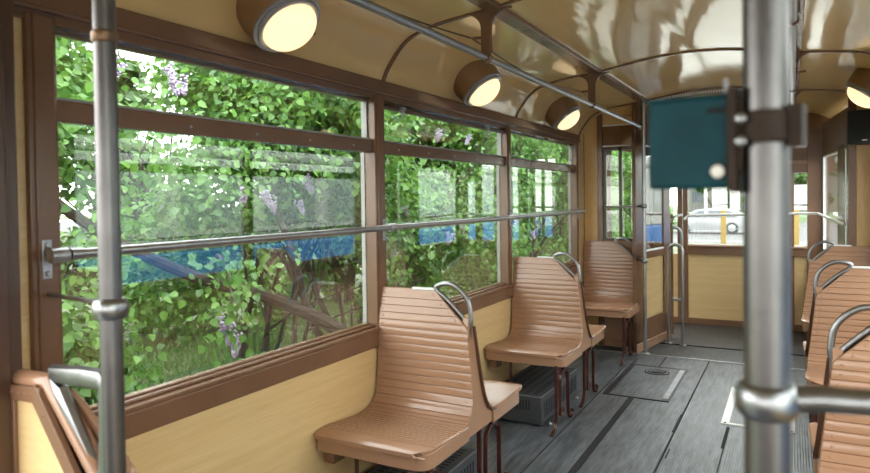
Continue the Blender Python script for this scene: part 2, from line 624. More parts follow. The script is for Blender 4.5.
        # sill screw line
side_wall(XL, -1, 'left')
side_wall(XR, 1, 'right')

# ceiling vault ---------------------------------------------------
half = [(-1.890, 2.065), (-1.868, 2.108), (-1.82, 2.195), (-1.725, 2.300), (-1.6, 2.352), (-1.45, 2.378), (-1.27, 2.395), (-1.21, 2.405), (-0.87, 2.458), (XC, 2.475)]
prof = [(p.x, p.y) for p in catmull([Vector((x, z)) for x, z in half], 5)]
full = prof + [(mir(x), z) for x, z in prof[-2::-1]]
def vault(prof, y0, y1, off=0.0, th=0.03, sub=1, k1=1.0):
    """skin that follows the vault profile; k1 narrows it about the centre line at its far end"""
    n = len(prof)
    m = MB()
    nn = []
    for i in range(n):
        a = Vector(prof[max(0, i - 1)]); c = Vector(prof[min(n - 1, i + 1)])
        d = (c - a).normalized()
        nn.append(Vector((-d.y, d.x)))          # outward (up)
    vs = []
    for j in range(2):
        y = (y0, y1)[j]
        k = (1.0, k1)[j]
        for dd in (-off, th):
            for i in range(n):
                p = Vector(prof[i]) + nn[i] * dd
                vs.append((XC + (p.x - XC) * k, y, p.y))
    fs = []
    for i in range(n - 1):
        fs.append((i, i + 1, 2 * n + i + 1, 2 * n + i))
        fs.append((n + i, 3 * n + i, 3 * n + i + 1, n + i + 1))
        fs.append((i, n + i, n + i + 1, i + 1))
        fs.append((2 * n + i, 2 * n + i + 1, 3 * n + i + 1, 3 * n + i))
    fs.append((0, 2 * n, 3 * n, n))
    fs.append((n - 1, 2 * n - 1, 4 * n - 1, 3 * n - 1))
    return m.add(vs, fs)
struct('ceiling', vault(full, YF, 6.62), M['ceiling'])
struct('ceiling_vestibule', vault(full, 6.62, YB + 0.02, k1=0.86), M['ceiling'])
for y in (-0.95, 0.98, 2.87, 4.74, 6.44):
    trim(vault(full, y, y + 0.026, off=0.010, th=0.0), M['frame'], 0.003)
for s_ in (1, -1):
    for w0, w1, z0 in ((-1.275, -1.195, 2.383),):
        a, c = (w0, w1) if s_ == 1 else (mir(w1), mir(w0))
        trim(MB().box(a, c, YF, 6.47, z0, z0 + 0.03), M['frame'], 0.004)

# perforated strip along the last rib, as a row of small cast teeth
m = MB()
for i in range(52):
    x = -1.17 + i * 0.022
    t = (x - XC) / 0.66
    z = 2.475 - 0.07 * t * t
    m.box(x, x + 0.012, 6.405, 6.43, z - 0.055, z - 0.03)
trim(m, M['bright'], 0)
trim(vault([p for p in full if -1.2 < p[0] < mir(-1.2)], 6.43, 6.452, off=0.055, th=0.0), M['gloss'], 0.0)

# rear partition on the left ----------------------------------------
pw = MB().box(XL, -1.722, YP, YP + 0.03, 0, 2.34)
struct('wall_partition', pw, M['woodv'])
trim(MB().box(-1.875, -1.855, YP - 0.015, YP + 0.0, 0.9, 2.2).box(-1.722, -1.668, YP - 0.02, YP + 0.04, 0, 2.40), M['frame'])
trim(MB().box(-1.668, -1.262, YP - 0.0, YP + 0.03, 2.005, 2.205), M['gloss'])
trim(MB().box(-1.668, -1.262, YP - 0.012, YP + 0.03, 2.20, 2.215).box(-1.668, -1.262, YP - 0.012, YP + 0.03, 1.995, 2.01), M['bright'])
struct('wall_partition_top', MB().box(-1.67, -1.262, YP, YP + 0.03, 2.215, 2.42), M['ceiling'])
t = MB().box(-1.668, -1.262, YP, YP + 0.03, 0, 1.06)
trim(t, M['seat'])
t = MB().box(-1.64, -1.42, YP - 0.008, YP, 0.06, 0.40)
trim(t, M['seat'])
trim(MB().box(-1.30, -1.262, YP - 0.015, YP + 0.045, 0, 2.42), M['frame'])
wo = struct('window_8', MB().box(-1.512, -1.482, YP, YP + 0.03, 1.06, 2.0).box(-1.668, -1.64, YP, YP + 0.03, 1.06, 2.0).box(-1.325, -1.30, YP, YP + 0.03, 1.06, 2.0).box(-1.64, -1.325, YP, YP + 0.03, 1.06, 1.085).box(-1.64, -1.325, YP, YP + 0.03, 1.96, 2.0), M['darkframe'])
MB().box(-1.64, -1.325, YP + 0.012, YP + 0.017, 1.08, 1.97).build('pane', M['glassd'], wo)

# slanting side panel of the vestibule (door pocket)
A, B = (-1.305, 6.40), (-1.135, 7.30)
L = MB()
L.wallseg(A, B, 0.035, 0.0, 0.30)
L.wallseg(A, B, 0.035, 0.0, 2.1, 0.0, 0.26)
L.wallseg(A, B, 0.035, 0.0, 2.1, 0.80, 1.0)
L.wallseg(A, B, 0.035, 0.885, 0.955)
L.wallseg(A, B, 0.035, 2.0, 2.40)
struct('wall_vestibule', L, M['frame'], None, 0.004)
struct('wall_vestibule_panel', MB().wallseg((A[0] - 0.012, A[1]), (B[0] - 0.012, B[1]), 0.012, 0.29, 0.89, 0.2, 0.84), M['woodx'])
MB()
wo = struct('window_9', MB().wallseg(A, B, 0.022, 0.955, 0.97, 0.26, 0.8).wallseg(A, B, 0.022, 1.985, 2.0, 0.26, 0.8), M['bright'])
MB().wallseg((A[0] - 0.01, A[1]), (B[0] - 0.01, B[1]), 0.005, 0.96, 1.99, 0.25, 0.81).build('pane', M['glass'], wo)
trim(MB().wallseg((A[0] + 0.012, A[1] - 0.02), (B[0] + 0.012, B[1]), 0.014, 0.0, 0.085), M['seat'])

# outer left side of the vestibule: door posts and a folded leaf beyond the partition glass
DL, DR = (-1.80, 6.66), (-1.47, 8.20)
trim(MB().wallseg(DL, DR, 0.05, -0.0, 2.1, 0.0, 0.06).wallseg(DL, DR, 0.05, 0, 2.1, 0.94, 1.0).wallseg(DL, DR, 0.05, 2.0, 2.3), M['frame'])
door = struct('door_1', MB().wallseg(DL, DR, 0.035, 0, 0.85, 0.07, 0.30).wallseg(DL, DR, 0.035, 0.85, 2.0, 0.07, 0.11).wallseg(DL, DR, 0.035, 0.85, 2.0, 0.27, 0.30).wallseg(DL, DR, 0.035, 1.93, 2.0, 0.07, 0.30), M['frame'], None, 0.004)
MB().wallseg((DL[0] - 0.015, DL[1]), (DR[0] - 0.015, DR[1]), 0.005, 0.84, 1.95, 0.1, 0.28).build('pane', M['glass'], door)
MB().tube([(-1.60, 7.05, 0.9), (-1.60, 7.05, 1.9)], 0.012, 10).build('handle', M['steel'], door)

# rear wall ---------------------------------------------------------
ZB = 0.815
rw = MB().box(-1.075, -0.475, YB, YB + 0.03, 0.06, ZB)
rw.box(-0.44, 0.145, YB, YB + 0.03, 0.06, ZB).box(-1.28, -1.19, YB, YB + 0.03, 0.06, ZB)
struct('wall_back', rw, M['woodx'])
t = MB().box(-1.60, -1.28, YB - 0.005, YB + 0.04, 0, 2.2)
t.box(-1.19, -1.135, YB - 0.02, YB + 0.04, 0, 1.85).box(-1.128, -1.075, YB - 0.01, YB + 0.04, 0, 1.85)
t.box(-1.6, 0.34, YB - 0.012, YB + 0.04, -0.01, 0.065)
t.box(-0.475, -0.44, YB - 0.006, YB + 0.04, 0, 0.93)
t.box(-0.07, 0.02, YB - 0.01, YB + 0.04, 0, 1.85)
t.box(0.145, 0.34, YB - 0.02, YB + 0.04, 0, 2.2)
trim(t, M['frame'])
trim(MB().box(-1.075, 0.145, YB - 0.03, YB + 0.04, ZB, 0.905), M['frame'])
trim(MB().box(-1.075, 0.145, YB - 0.045, YB + 0.04, 0.905, 0.922), M['seat'])
trim(MB().box(-1.60, -1.075, YB, YB + 0.04, 1.73, 2.02).box(-0.07, 0.40, YB, YB + 0.04, 1.73, 2.02), M['frame'], 0)
trim(MB().box(-1.60, 0.40, 0, 0.03, 0, 0.52, Matrix.Translation((0, YB, 2.0)) @ Matrix.Rotation(math.radians(3), 4, 'X')), M['gloss'], 0)
trim(MB().box(-0.07, 0.145, YB - 0.05, YB, 1.83, 1.865), M['seat'])
k = 10
for a, c in ((-1.28, -1.19), (-1.075, -0.07), (0.02, 0.145)):
    zt = 2.0 if c - a > 0.5 else 1.73
    wo = struct('window_%d' % k, MB().box(a, c, YB + 0.005, YB + 0.03, 0.905, 0.935).box(a, c, YB + 0.005, YB + 0.03, zt - 0.005, zt + 0.01), M['bright'])
    MB().box(a, c, YB + 0.012, YB + 0.017, 0.92, zt + 0.01).build('pane', M['glass'], wo)
    k += 1

# tapering right side of the vestibule
RA, RB = (0.440, YP), (0.285, YB)
t = MB()
t.wallseg(RB, RA, 0.04, 0.0, 0.90)
t.wallseg(RB, RA, 0.04, 0.0, 2.2, 0.0, 0.03)
t.wallseg(RB, RA, 0.04, 0.9, 1.95, 0.59, 0.835)
t.wallseg(RB, RA, 0.04, 0.9, 1.95, 0.87, 1.0)
t.wallseg(RB, RA, 0.04, 1.90, 2.25)
for i in range(len(t.v)):
    pass
wr = struct('wall_vestibule_right', t, M['frame'], None, 0.004)
for a, c in ((0.03, 0.59), (0.835, 0.87)):
    wo = struct('window_%d' % k, MB().wallseg(RB, RA, 0.03, 0.9, 0.915, a, c).wallseg(RB, RA, 0.03, 1.885, 1.9, a, c).wallseg(RB, RA, 0.03, 0.9, 1.9, a, a + 0.012), M['bright'])
    MB().wallseg((RB[0] + 0.01, RB[1]), (RA[0] + 0.01, RA[1]), 0.005, 0.905, 1.895, a, c).build('pane', M['glass'], wo)
    k += 1
# right partition: post and amber panel up to the vault
trim(MB().box(0.422, 0.480, YP - 0.02, YP + 0.04, 0, 2.36), M['frame'])
struct('wall_partition_right', MB().box(0.480, 0.66, YP, YP + 0.03, 0, 2.3), M['woodv'])

# unseen front bulkhead behind the camera, added to cut light on the near poles
fb = MB().box(XL, XR, YF - 0.05, YF, 0, 1.12).box(XL, XR, YF - 0.05, YF, 1.72, 2.5)
for x in (-1.86, -1.12, -0.20, 0.56):
    fb.box(x, x + 0.10, YF - 0.05, YF, 0.95, 1.85)
struct('wall_front_light_block', fb, M['frame'])
# front partition on the left (door post beside the camera)
struct('door_2', MB().box(-1.95, -1.700, 0.86, 0.925, 0.0, 2.36).box(-1.95, -1.715, 0.925, 0.96, 0.0, 2.3), M['darkframe'], None, 0.006)
trim(MB().box(-1.90, -1.83, 0.955, 1.0, 0, 2.2), M['woodv'])

# ---------------------------------------------------------------- benches
PROF = [(-0.535, 0.446), (-0.556, 0.455), (-0.558, 0.470), (-0.540, 0.482), (-0.47, 0.488), (-0.36, 0.480), (-0.25, 0.470), (-0.16, 0.474),
        (-0.10, 0.500), (-0.066, 0.56), (-0.052, 0.66), (-0.044, 0.78), (-0.036, 0.9), (-0.022, 0.99), (-0.012, 1.044), (-0.006, 1.056)]
PR = catmull([Vector(p) for p in PROF], 12)
ARC = [0.0]
for i in range(1, len(PR)):
    ARC.append(ARC[-1] + (PR[i] - PR[i - 1]).length)
def at_arc(t):
    t = max(0, min(ARC[-1] - 1e-6, t))
    i = int(np.searchsorted(ARC, t, side='right')) - 1
    i = min(i, len(PR) - 2)
    f = (t - ARC[i]) / max(1e-9, ARC[i + 1] - ARC[i])
    p = PR[i].lerp(PR[i + 1], f)
    a = PR[max(0, i - 3)]; c = PR[min(len(PR) - 1, i + 4)]
    d = (c - a).normalized()
    return p, Vector((-d.y, d.x))     # point, normal toward the sitter
S_LIP = 0.115                                                    # smooth front lip before the first seat groove
S_CREASE = next(ARC[i] for i in range(len(PR)) if PR[i].y > 0.515 and PR[i].x > -0.3)
S_END = ARC[-1]
WID = 0.535
def back_e(z):
    return -0.008 + 0.045 * max(0, min(1, (z - 0.50) / 0.385))

def edge_x(p):
    """aisle edge, metres from the aisle plane, for a profile point (y,z)"""
    y, z = p
    if z > 0.52 and y > -0.2:
        e = back_e(z)
        if z > 0.885:
            e = back_e(0.885) + (z - 0.885) / (1.056 - 0.885) * 0.185
        return e
    u = (y + 0.558) / 0.458
    e = -0.03 + 0.022 * max(0, min(1, u)) ** 2
    r = 0.075
    d = y + 0.558
    if d < r:
        e += r - math.sqrt(max(0, r * r - (r - d) ** 2))
    return e

def shell_part(s0, s1, grooves, sgn, flip, screws):
    """slatted shell between two arc lengths; sgn: direction from aisle to wall; flip: mirror in y"""
    st = []
    gs = sorted(grooves)
    edges = [s0] + [g for g in gs if s0 < g < s1] + [s1]
    for a, c in zip(edges[:-1], edges[1:]):
        n = max(2, int((c - a) / 0.02) + 1)
        hw = 0.0030
        st.append((a, -0.005 if a != s0 else 0.0))
        st.append((a + 0.0014, 0.0010))
        st.append((a + 0.0045, 0.0014))
        for k in range(1, n):
            st.append((a + 0.0045 + (c - a - 0.0085) * k / n, 0.0012 - 0.0016 * k / n))
        st.append((c - 0.004, -0.0004))
        st.append((c - 0.0012, -0.0014))
    st.append((s1, 0.0))
    F = []; Bk = []; E = []
    for t, d in st:
        p, nrm = at_arc(t)
        F.append(p + nrm * d)
        th = 0.016 if t > 0.03 else 0.010
        Bk.append(p - nrm * th)
        E.append(edge_x((p.x, p.y)))
    n = len(st)
    fy = -1 if flip else 1
    vs = []
    for i in range(n):
        xa = sgn * E[i]; xb = sgn * WID
        xr = sgn * (E[i] + 0.004)
        f = F[i]; b_ = Bk[i]
        m_ = f.lerp(b_, 0.25)
        vs += [(xr, fy * f.x, f.y), (xb, fy * f.x, f.y), (xb, fy * b_.x, b_.y), (xa, fy * b_.x, b_.y), (xa, fy * m_.x, m_.y)]
    fs = []
    for i in range(n - 1):
        for k in range(5):
            l = (k + 1) % 5
            fs.append((i * 5 + k, i * 5 + l, (i + 1) * 5 + l, (i + 1) * 5 + k))
    fs.append((4, 3, 2, 1, 0))
    e = (n - 1) * 5
    fs.append((e, e + 1, e + 2, e + 3, e + 4))
    m = MB().add(vs, fs)
    if screws:
        for a, c in zip(edges[:-1], edges[1:]):
            if c - a < 0.02: continue
            p, nr = at_arc((a + c) / 2)
            for x in (edge_x((p.x, p.y)) + 0.032, WID - 0.025):
                m.lathe([(0.0062, -0.001), (0.0052, 0.0018), (0.0025, 0.003)], (sgn * x, fy * p.x, p.y), (0, fy * nr.x, nr.y), 8)
    return m

BG = [S_CREASE + 0.018]
while BG[-1] + 0.037 < S_END - 0.045:
    BG.append(BG[-1] + 0.037)
SG = [S_LIP + 0.0275 * i for i in range(int((S_CREASE - S_LIP) / 0.0275) + 1)]

def handle_path(sgn):
    o = [(-1.534, 1.062), (-1.493, 1.086), (-1.441, 1.084), (-1.391, 1.053), (-1.358, 1.008), (-1.346, 0.955), (-1.345, 0.905), (-1.362, 0.900), (-1.40, 0.945), (-1.47, 1.012)]
    return [(sgn * (-1.31 - x), 0.0, z) for x, z in o]

def legs(root, sgn, yc):
    for k, y0 in enumerate((-0.615, 0.03)):
        y0 += yc
        m = MB()
        x0 = 0.006 if sgn > 0 else -0.028
        wdt = 0.022
        def st(pts, t):
            m.strap([tuple(p) for p in catmull([Vector(p) for p in pts], 5)], wdt, t, x=x0)
        st([(y0 - 0.10, 0.006), (y0 - 0.07, 0.010), (y0 - 0.02, 0.035), (y0 + 0.003, 0.08), (y0 + 0.010, 0.16), (y0 + 0.010, 0.42)], 0.015)
        lp = [(y0 + 0.085, 0.115), (y0 + 0.125, 0.125), (y0 + 0.135, 0.100), (y0 + 0.11, 0.075), (y0 + 0.085, 0.085), (y0 + 0.078, 0.13)]
        lp += [(y0 + 0.082, 0.29), (y0 + 0.105, 0.345), (y0 + 0.165, 0.370), (y0 + 0.225, 0.345), (y0 + 0.250, 0.29), (y0 + 0.250, 0.10), (y0 + 0.268, 0.035), (y0 + 0.305, 0.008), (y0 + 0.335, 0.012), (y0 + 0.350, 0.035), (y0 + 0.338, 0.052)]
        st(lp, 0.009)
        st([(y0 + 0.165, 0.374), (y0 + 0.165, 0.42)], 0.02)
        for i in range(9):
            m.lathe([(0.006, 0), (0.004, 0.004)], (x0 + wdt / 2, y0 + 0.003, 0.11 + i * 0.034), (0, -1, 0), 8)
        m.build('leg', M['iron'], root, 0.002)

def make_bench(name, loc, sgn, label, cat, group, sides=(False, True), handle=True):
    """sides: flip flags of the seats it has (False faces -y, True faces +y)"""
    r = thing(name, loc, label, cat, group)
    for fl in sides:
        fy = -1 if fl else 1
        shell_part(0.0, S_CREASE - 0.001, SG, sgn, fl, False).build('seat', M['seat'], r, angle=32)
        shell_part(S_CREASE + 0.001, S_END, BG, sgn, fl, True).build('backrest', M['seat'], r, angle=32)
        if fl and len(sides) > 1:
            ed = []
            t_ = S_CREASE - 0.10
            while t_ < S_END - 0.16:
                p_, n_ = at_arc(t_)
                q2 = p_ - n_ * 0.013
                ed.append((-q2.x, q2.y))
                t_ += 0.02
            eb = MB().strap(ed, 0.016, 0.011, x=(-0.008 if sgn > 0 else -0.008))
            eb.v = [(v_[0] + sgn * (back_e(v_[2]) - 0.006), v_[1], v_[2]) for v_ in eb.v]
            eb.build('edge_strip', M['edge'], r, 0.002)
        ap = MB()
        ye = -0.14 if len(sides) > 1 else -0.02
        q_ = [(WID, -0.542), (0.05, -0.542), (0.012, -0.530), (-0.010, -0.505), (-0.018, -0.47), (-0.018, ye), (0.006, ye), (0.006, -0.47), (0.018, -0.50), (0.05, -0.515), (WID, -0.515)]
        ap.prism([(sgn * a_, fy * b_) for a_, b_ in q_], 'z', 0.394, 0.462)
        MB().tube([(sgn * (WID - 0.14), fy * -0.44, 0.0), (sgn * (WID - 0.14), fy * -0.44, 0.44)], 0.009, 8).build('leg', M['iron'], r)
        ap.build('apron', M['seat'], r, 0.004)
        MB().box(sgn * (WID - 0.06), sgn * (WID - 0.005), fy * -0.50, fy * -0.40, 0.33, 0.40).build('wall_bracket', M['frame'], r, 0.004)
    y0 = -0.14; y1 = 0.14
    if sides == (False,): y1 = 0.03
    if sides == (True,): y0 = -0.03
    sf = [(y0, 0.40), (y0 + 0.0, 0.455)]
    sf += [(-0.085, 0.48), (-0.052, 0.56), (-0.036, 0.7), (-0.024, 0.9), (-0.012, 0.93)] if y0 < -0.1 else [(y0, 0.93)]
    sf += [(0.012, 0.93), (0.024, 0.9), (0.036, 0.7), (0.052, 0.56), (0.085, 0.48), (y1, 0.455)] if y1 > 0.1 else [(y1, 0.93), (y1, 0.455)]
    sf.append((y1, 0.40))
    spn = MB().prism(sf, 'x', sgn * 0.002, sgn * 0.035)
    spn.v = [(v_[0] + sgn * back_e(v_[2]), v_[1], v_[2]) for v_ in spn.v]
    spn.build('side_panel', M['seat'], r, 0.002)
    if handle:
        h = MB().tube(catmull([Vector(p) for p in handle_path(sgn)], 5, True), 0.012, 10, True, sx=0.8)
        x = sgn * 0.041
        h.box(x - 0.011, x + 0.011, -0.012, 0.0, 0.785, 0.925)
        for z in (0.80, 0.84):
            h.lathe([(0.006, 0), (0.004, 0.004)], (x, -0.012, z), (0, -1, 0), 8)
        h.build('grab_handle', M['alu'], r)
        MB().box(sgn * 0.225, sgn * 0.35, -0.014, 0.012, 1.052, 1.063).build('top_strip', M['bright'], r, 0.002)
    if len(sides) > 1:
        legs(r, sgn, -0.0)
    else:
        fl = sides[0]
        rr = bpy.data.objects.new('leg_tmp', None)
        # one leg frame only, under the front half
        before = set(bpy.data.objects)
        legs(r, sgn, 0.0 if not fl else 0.0)
        lg = [o for o in bpy.data.objects if o not in before]
        drop = lg[1] if not fl else lg[0]
        bpy.data.objects.remove(drop)
        bpy.data.objects.remove(rr)
    return r

AX = -1.31
AXR = mir(AX)
g1 = 'back-to-back slatted benches beside the windows'
b1 = make_bench('tram_bench', (AX, 2.82, 0), -1, 'brown slatted double bench by the left windows, nearest the camera on that side', 'bench', 'slatted tram benches')
b2 = dup(b1, (AX, 4.645, 0), 'brown slatted double bench in the middle of the left window row')
b3 = make_bench('tram_bench', (AX, 6.565, 0), -1, 'single brown slatted seat backed by the glazed partition beyond the left windows', 'bench', 'slatted tram benches', (False,), False)
b0 = make_bench('tram_bench', (AX, 0.965, 0), -1, 'seat seen from behind at lower left, with pale wood back panel in a brown frame', 'bench', 'slatted tram benches', (True,), False)
c1 = make_bench('tram_bench', (AXR, 2.82, 0), 1, 'brown slatted bench at the right edge, nearest the camera, behind the steel pole arm', 'bench', 'slatted tram benches')
c2 = dup(c1, (AXR, 4.645, 0), 'brown slatted bench on the right side, middle one of the three there')
c3 = make_bench('tram_bench', (AXR, 6.535, 0), 1, 'farthest brown slatted seat on the right side, below the black loudspeaker', 'bench', 'slatted tram benches', (False,), True)

# rounded handle of the seat before the partition, tied to the standing pole
h = MB().tube(catmull([Vector(p) for p in handle_path(-1)], 5, True), 0.0105, 10, True, sx=0.8)
h.tube([(-0.05, -0.0, 0.90), (0.03, -0.09, 0.89), (0.08, -0.155, 0.885)], 0.011, 10)
h.build('grab_handle', M['alu'], b3).location.y = -0.03

# back panel and cast handle of the front-left seat
y = -0.035
pan = [(-0.12, -0.2), (-0.335, 0.30), (0, 0)]
q = [(-1.70, 0.0), (-1.70, 1.035), (-1.60, 1.035), (-1.335, 0.71), (-1.315, 0.0)]
q = [(x - AX, z) for x, z in q]
MB().prism(q, 'y', y, y + 0.012).build('back_panel', M['wood'], b0)
fr = MB()
path = [(x - AX, y - 0.004, z) for x, z in ((-1.71, 0.0), (-1.71, 1.036), (-1.600, 1.040), (-1.325, 0.700), (-1.30, 0.0))]
fr.tube([path[0], path[1]], 0.022, 4).tube([path[1], path[2]], 0.022, 4).tube([path[2], path[3]], 0.022, 4).tube([path[3], path[4]], 0.022, 4)
fr = MB()
def flat_bar(m, a, b_, w_, y0, y1):
    a = Vector((a[0], a[1])); b_ = Vector((b_[0], b_[1]))
    d = (b_ - a).normalized(); n = Vector((-d.y, d.x)) * w_ / 2
    a2 = a - d * w_ * 0.5; b2_ = b_ + d * w_ * 0.5
    m.prism([tuple(a2 + n), tuple(b2_ + n), tuple(b2_ - n), tuple(a2 - n)], 'y', y0, y1)
pp = [(p[0], p[2]) for p in path]
for i_, (a, c) in enumerate(zip(pp[:-1], pp[1:])):
    flat_bar(fr, a, c, 0.038, y - 0.010 - 0.0012 * i_, y + 0.004)
for a, c in zip(pp[:-1], pp[1:]):
    n = 4
    for i in range(n):
        t = (i + 0.5) / n
        fr.lathe([(0.006, 0), (0.004, 0.004)], (a[0] + (c[0] - a[0]) * t, y - 0.010, a[1] + (c[1] - a[1]) * t), (0, -1, 0), 8)
fr.build('panel_frame', M['frame'], b0, 0.003)
rim = MB()
rp = [(-1.73, 1.062), (-1.585, 1.066), (-1.53, 1.01), (-1.335, 0.80), (-1.30, 0.72), (-1.295, 0.40)]
rim.tube([(x_ - AX, y + 0.024, z_) for x_, z_ in rp], 0.026, 14, sx=0.85, up=(0, 1, 0))
rim.build('back_rim', M['seat'], b0)
hd = MB()
op = [(-1.555, 1.096), (-1.45, 1.100), (-1.352, 1.103), (-1.346, 1.0), (-1.352, 0.89), (-1.372, 0.862)]
hp = [(x - AX, y + 0.03, z) for x, z in op]
hy = y + 0.018
hd.tube([(x_ - AX, hy, z_) for x_, z_ in ((-1.565, 1.090), (-1.45, 1.097), (-1.385, 1.098), (-1.368, 1.084), (-1.366, 1.0), (-1.372, 0.90), (-1.388, 0.868), (-1.42, 0.885), (-1.48, 0.962), (-1.545, 1.052))],
        0.016, 8, True, sx=1.6, up=(0, 1, 0))
hd.box(-1.398 - AX, -1.355 - AX, y - 0.002, y + 0.035, 0.66, 0.88)
hd.build('grab_handle', M['alu'], b0, 0.003)

# ---------------------------------------------------------------- heaters under the benches
def heater(name, loc, label):
    r = thing(name, loc, label, 'heater', 'floor heaters')
    MB().box(-0.36, 0, 0, 0.82, 0.012, 0.198).build('casing', M['heater'], r, 0.008)
    g = MB()
    for i in range(7):
        x = -0.215 + i * 0.021
        g.box(x, x + 0.008, -0.0012, 0.002, 0.10, 0.165)
    for i in range(22):
        yy = 0.06 + i * 0.033
        g.box(-0.001, 0.0012, yy, yy + 0.014, 0.05, 0.155)
    for j in range(5):
        for i in range(22):
            yy = 0.05 + i * 0.034
            x = -0.32 + j * 0.06
            g.box(x, x + 0.038, yy, yy + 0.012, 0.197, 0.1992)
    g.build('vent_grille', M['slot'], r)
    for yy in (0.1, 0.72):
        MB().lathe([(0.018, 0), (0.016, 0.006), (0.008, 0.007), (0.007, 0.014)], (0.022, yy, 0), (0, 0, 1), 10).build('mounting_bolt', M['steel2'], r)
    return r
h1 = heater('floor_heater', (-1.437, 4.065, 0), 'dark grey slotted heater box on the floor under the middle left bench')
h2 = dup(h1, (-1.437, 2.26, 0), 'dark grey slotted heater box on the floor under the nearest left bench')

# ---------------------------------------------------------------- lamps
def lamp(loc, ax, label, first=None):
    r = thing('ceiling_lamp', loc, label, 'lamp', 'round ceiling lamps')
    ax = Vector(ax).normalized()
    base = MB().lathe([(0.150, -0.12), (0.149, -0.05), (0.141, 0.015), (0.134, 0.022), (0.134, 0.026)], (0, 0, 0), ax, 40)
    base.build('housing', M['lampbrown'], r, 0.002)
    MB().lathe([(0.138, 0.020), (0.140, 0.026), (0.134, 0.030), (0.128, 0.031), (0.130, 0.036), (0.128, 0.043), (0.120, 0.046), (0.111, 0.042), (0.111, 0.02)], (0, 0, 0), ax, 40).build('rim', M['steel2'], r)
    gl = [(0.109, 0.020), (0.110, 0.040)]
    for i in range(1, 8):
        a = i / 8 * PI / 2
        gl.append((0.110 * math.cos(a), 0.040 + 0.066 * math.sin(a)))
    MB().lathe(gl, (0, 0, 0), ax, 40).build('globe', M['globe'], r)
    side = ax.cross(Vector((0, 1, 0))).normalized()
    MB().lathe([(0.008, 0), (0.008, 0.02), (0.004, 0.024)], tuple(Vector((0, 0.134, 0)) + ax * 0.03), (0, 1, 0), 8).build('screw', M['brass'], r)
    return r
LZ = 2.183
ll = 'leftmost and nearest of the round lit lamps above the windows'
lamp((-1.688, 1.935, LZ + 0.004), (0.62, 0, -0.78), 'big round lit lamp above the nearest window, cut by the top of the photo')
lamp((-1.692, 3.73, LZ + 0.006), (0.62, 0, -0.78), 'round lit lamp above the second window, between the two others on the left')
lamp((-1.685, 5.44, LZ + 0.004), (0.62, 0, -0.78), 'farthest round lit lamp on the left, above the third window')
lamp((mir(-1.675), 5.37, LZ + 0.012), (-0.62, 0, -0.78), 'round lit lamp at the right edge above the black loudspeaker')

# ---------------------------------------------------------------- ceiling handrails
def ceiling_rail(x, s_, label):
    r = thing('ceiling_handrail', (x, 0, 0), label, 'handrail', 'ceiling handrails')
    MB().tube([(0, YF, 2.165), (0, 6.47, 2.165)], 0.0165, 14).build('tube', M['steel'], r)
    MB().tube([(0, 6.46, 2.165), (0, 6.485, 2.163)], [0.019, 0.021], 14).build('end_cap', M['brass'], r)
    for y in (-0.94, 1.0, 2.88, 4.75, 6.45):
        m = MB()
        o = 0.028 * s_
        L_ = []
        for i in range(9):
            a = i / 8 * PI / 2
            L_.append((-0.028 - 0.10 * (1 - math.sin(a)) * 1.0, 2.385 - 0.10 * (1 - math.cos(a)) ** 1.0))
        L_ = [(-0.022 - 0.105 * (1 - math.sin(t * PI / 2)), 2.390 - 0.085 * (1 - math.cos(t * PI / 2))) for t in [i / 8 for i in range(9)]]
        R_ = [(-a_, z_) for a_, z_ in L_][::-1]
        poly = L_ + [(-0.021, 2.20), (-0.016, 2.168), (0.016, 2.168), (0.021, 2.20)] + R_
        m.prism(poly, 'y', y - 0.010, y + 0.010)
        edge = [Vector((a_, y, z_)) for a_, z_ in [p for p in L_] + [(-0.021, 2.19)]]
        m.tube(edge, 0.006, 6, sx=2.2)
        edge = [Vector((-a_, y, z_)) for a_, z_ in [p for p in L_] + [(-0.021, 2.19)]]
        m.tube(edge, 0.006, 6, sx=2.2)
        m.tube([(0, y - 0.016, 2.165), (0, y + 0.016, 2.165)], 0.023, 14)
        m.tube([(-0.02 * s_, y, 2.265), (-0.075 * s_, y, 2.268)], 0.007, 8)
        m.build('bracket', M['frame'], r, 0.0015)
    return r
ceiling_rail(-1.272, 1, 'long steel handrail hung under the ceiling above the left benches')
ceiling_rail(0.004, -1, 'long steel handrail hung under the ceiling over the right benches')
cd = []
ys = [-0.94, 1.0, 2.88, 4.75, 6.45]
for a, c in zip(ys[:-1], ys[1:]):
    for i in range(8):
        t = i / 8
        cd.append((-1.35, a + (c - a) * t, 2.268 - 0.05 * math.sin(PI * t)))
cd.append((-1.35, 6.45, 2.268))
tag(MB().tube(cd, 0.004, 6).build('pull_cord', M['darkframe']), 'thin dark pull cord sagging between the ceiling brackets on the left', 'cord')

# ---------------------------------------------------------------- window handrails
r = thing('window_handrail', (-1.79, 0, 0), 'steel handrail running across the left windows', 'handrail')
MB().tube([(0, 1.135, 1.357), (0, 1.19, 1.357), (0, 6.33, 1.357)], [0.019, 0.015, 0.015], 14).build('tube', M['steel'], r)
for y in (1.10, 2.835, 4.56, 6.33):
    m = MB()
    m.box(-0.072, -0.045, y - 0.014, y + 0.014, 1.29, 1.40)
    m.tube([(-0.06, y, 1.375), (-0.03, y, 1.368), (0.0, y + 0.012, 1.357)], 0.011, 8)
    m.tube([(0, y - 0.02, 1.357), (0, y + 0.03, 1.357)], 0.0205, 12)
    for z in (1.305, 1.385):
        m.lathe([(0.009, 0), (0.007, 0.006)], (-0.045, y, z), (1, 0, 0), 8)
    m.build('bracket', M['steel2'], r, 0.002)

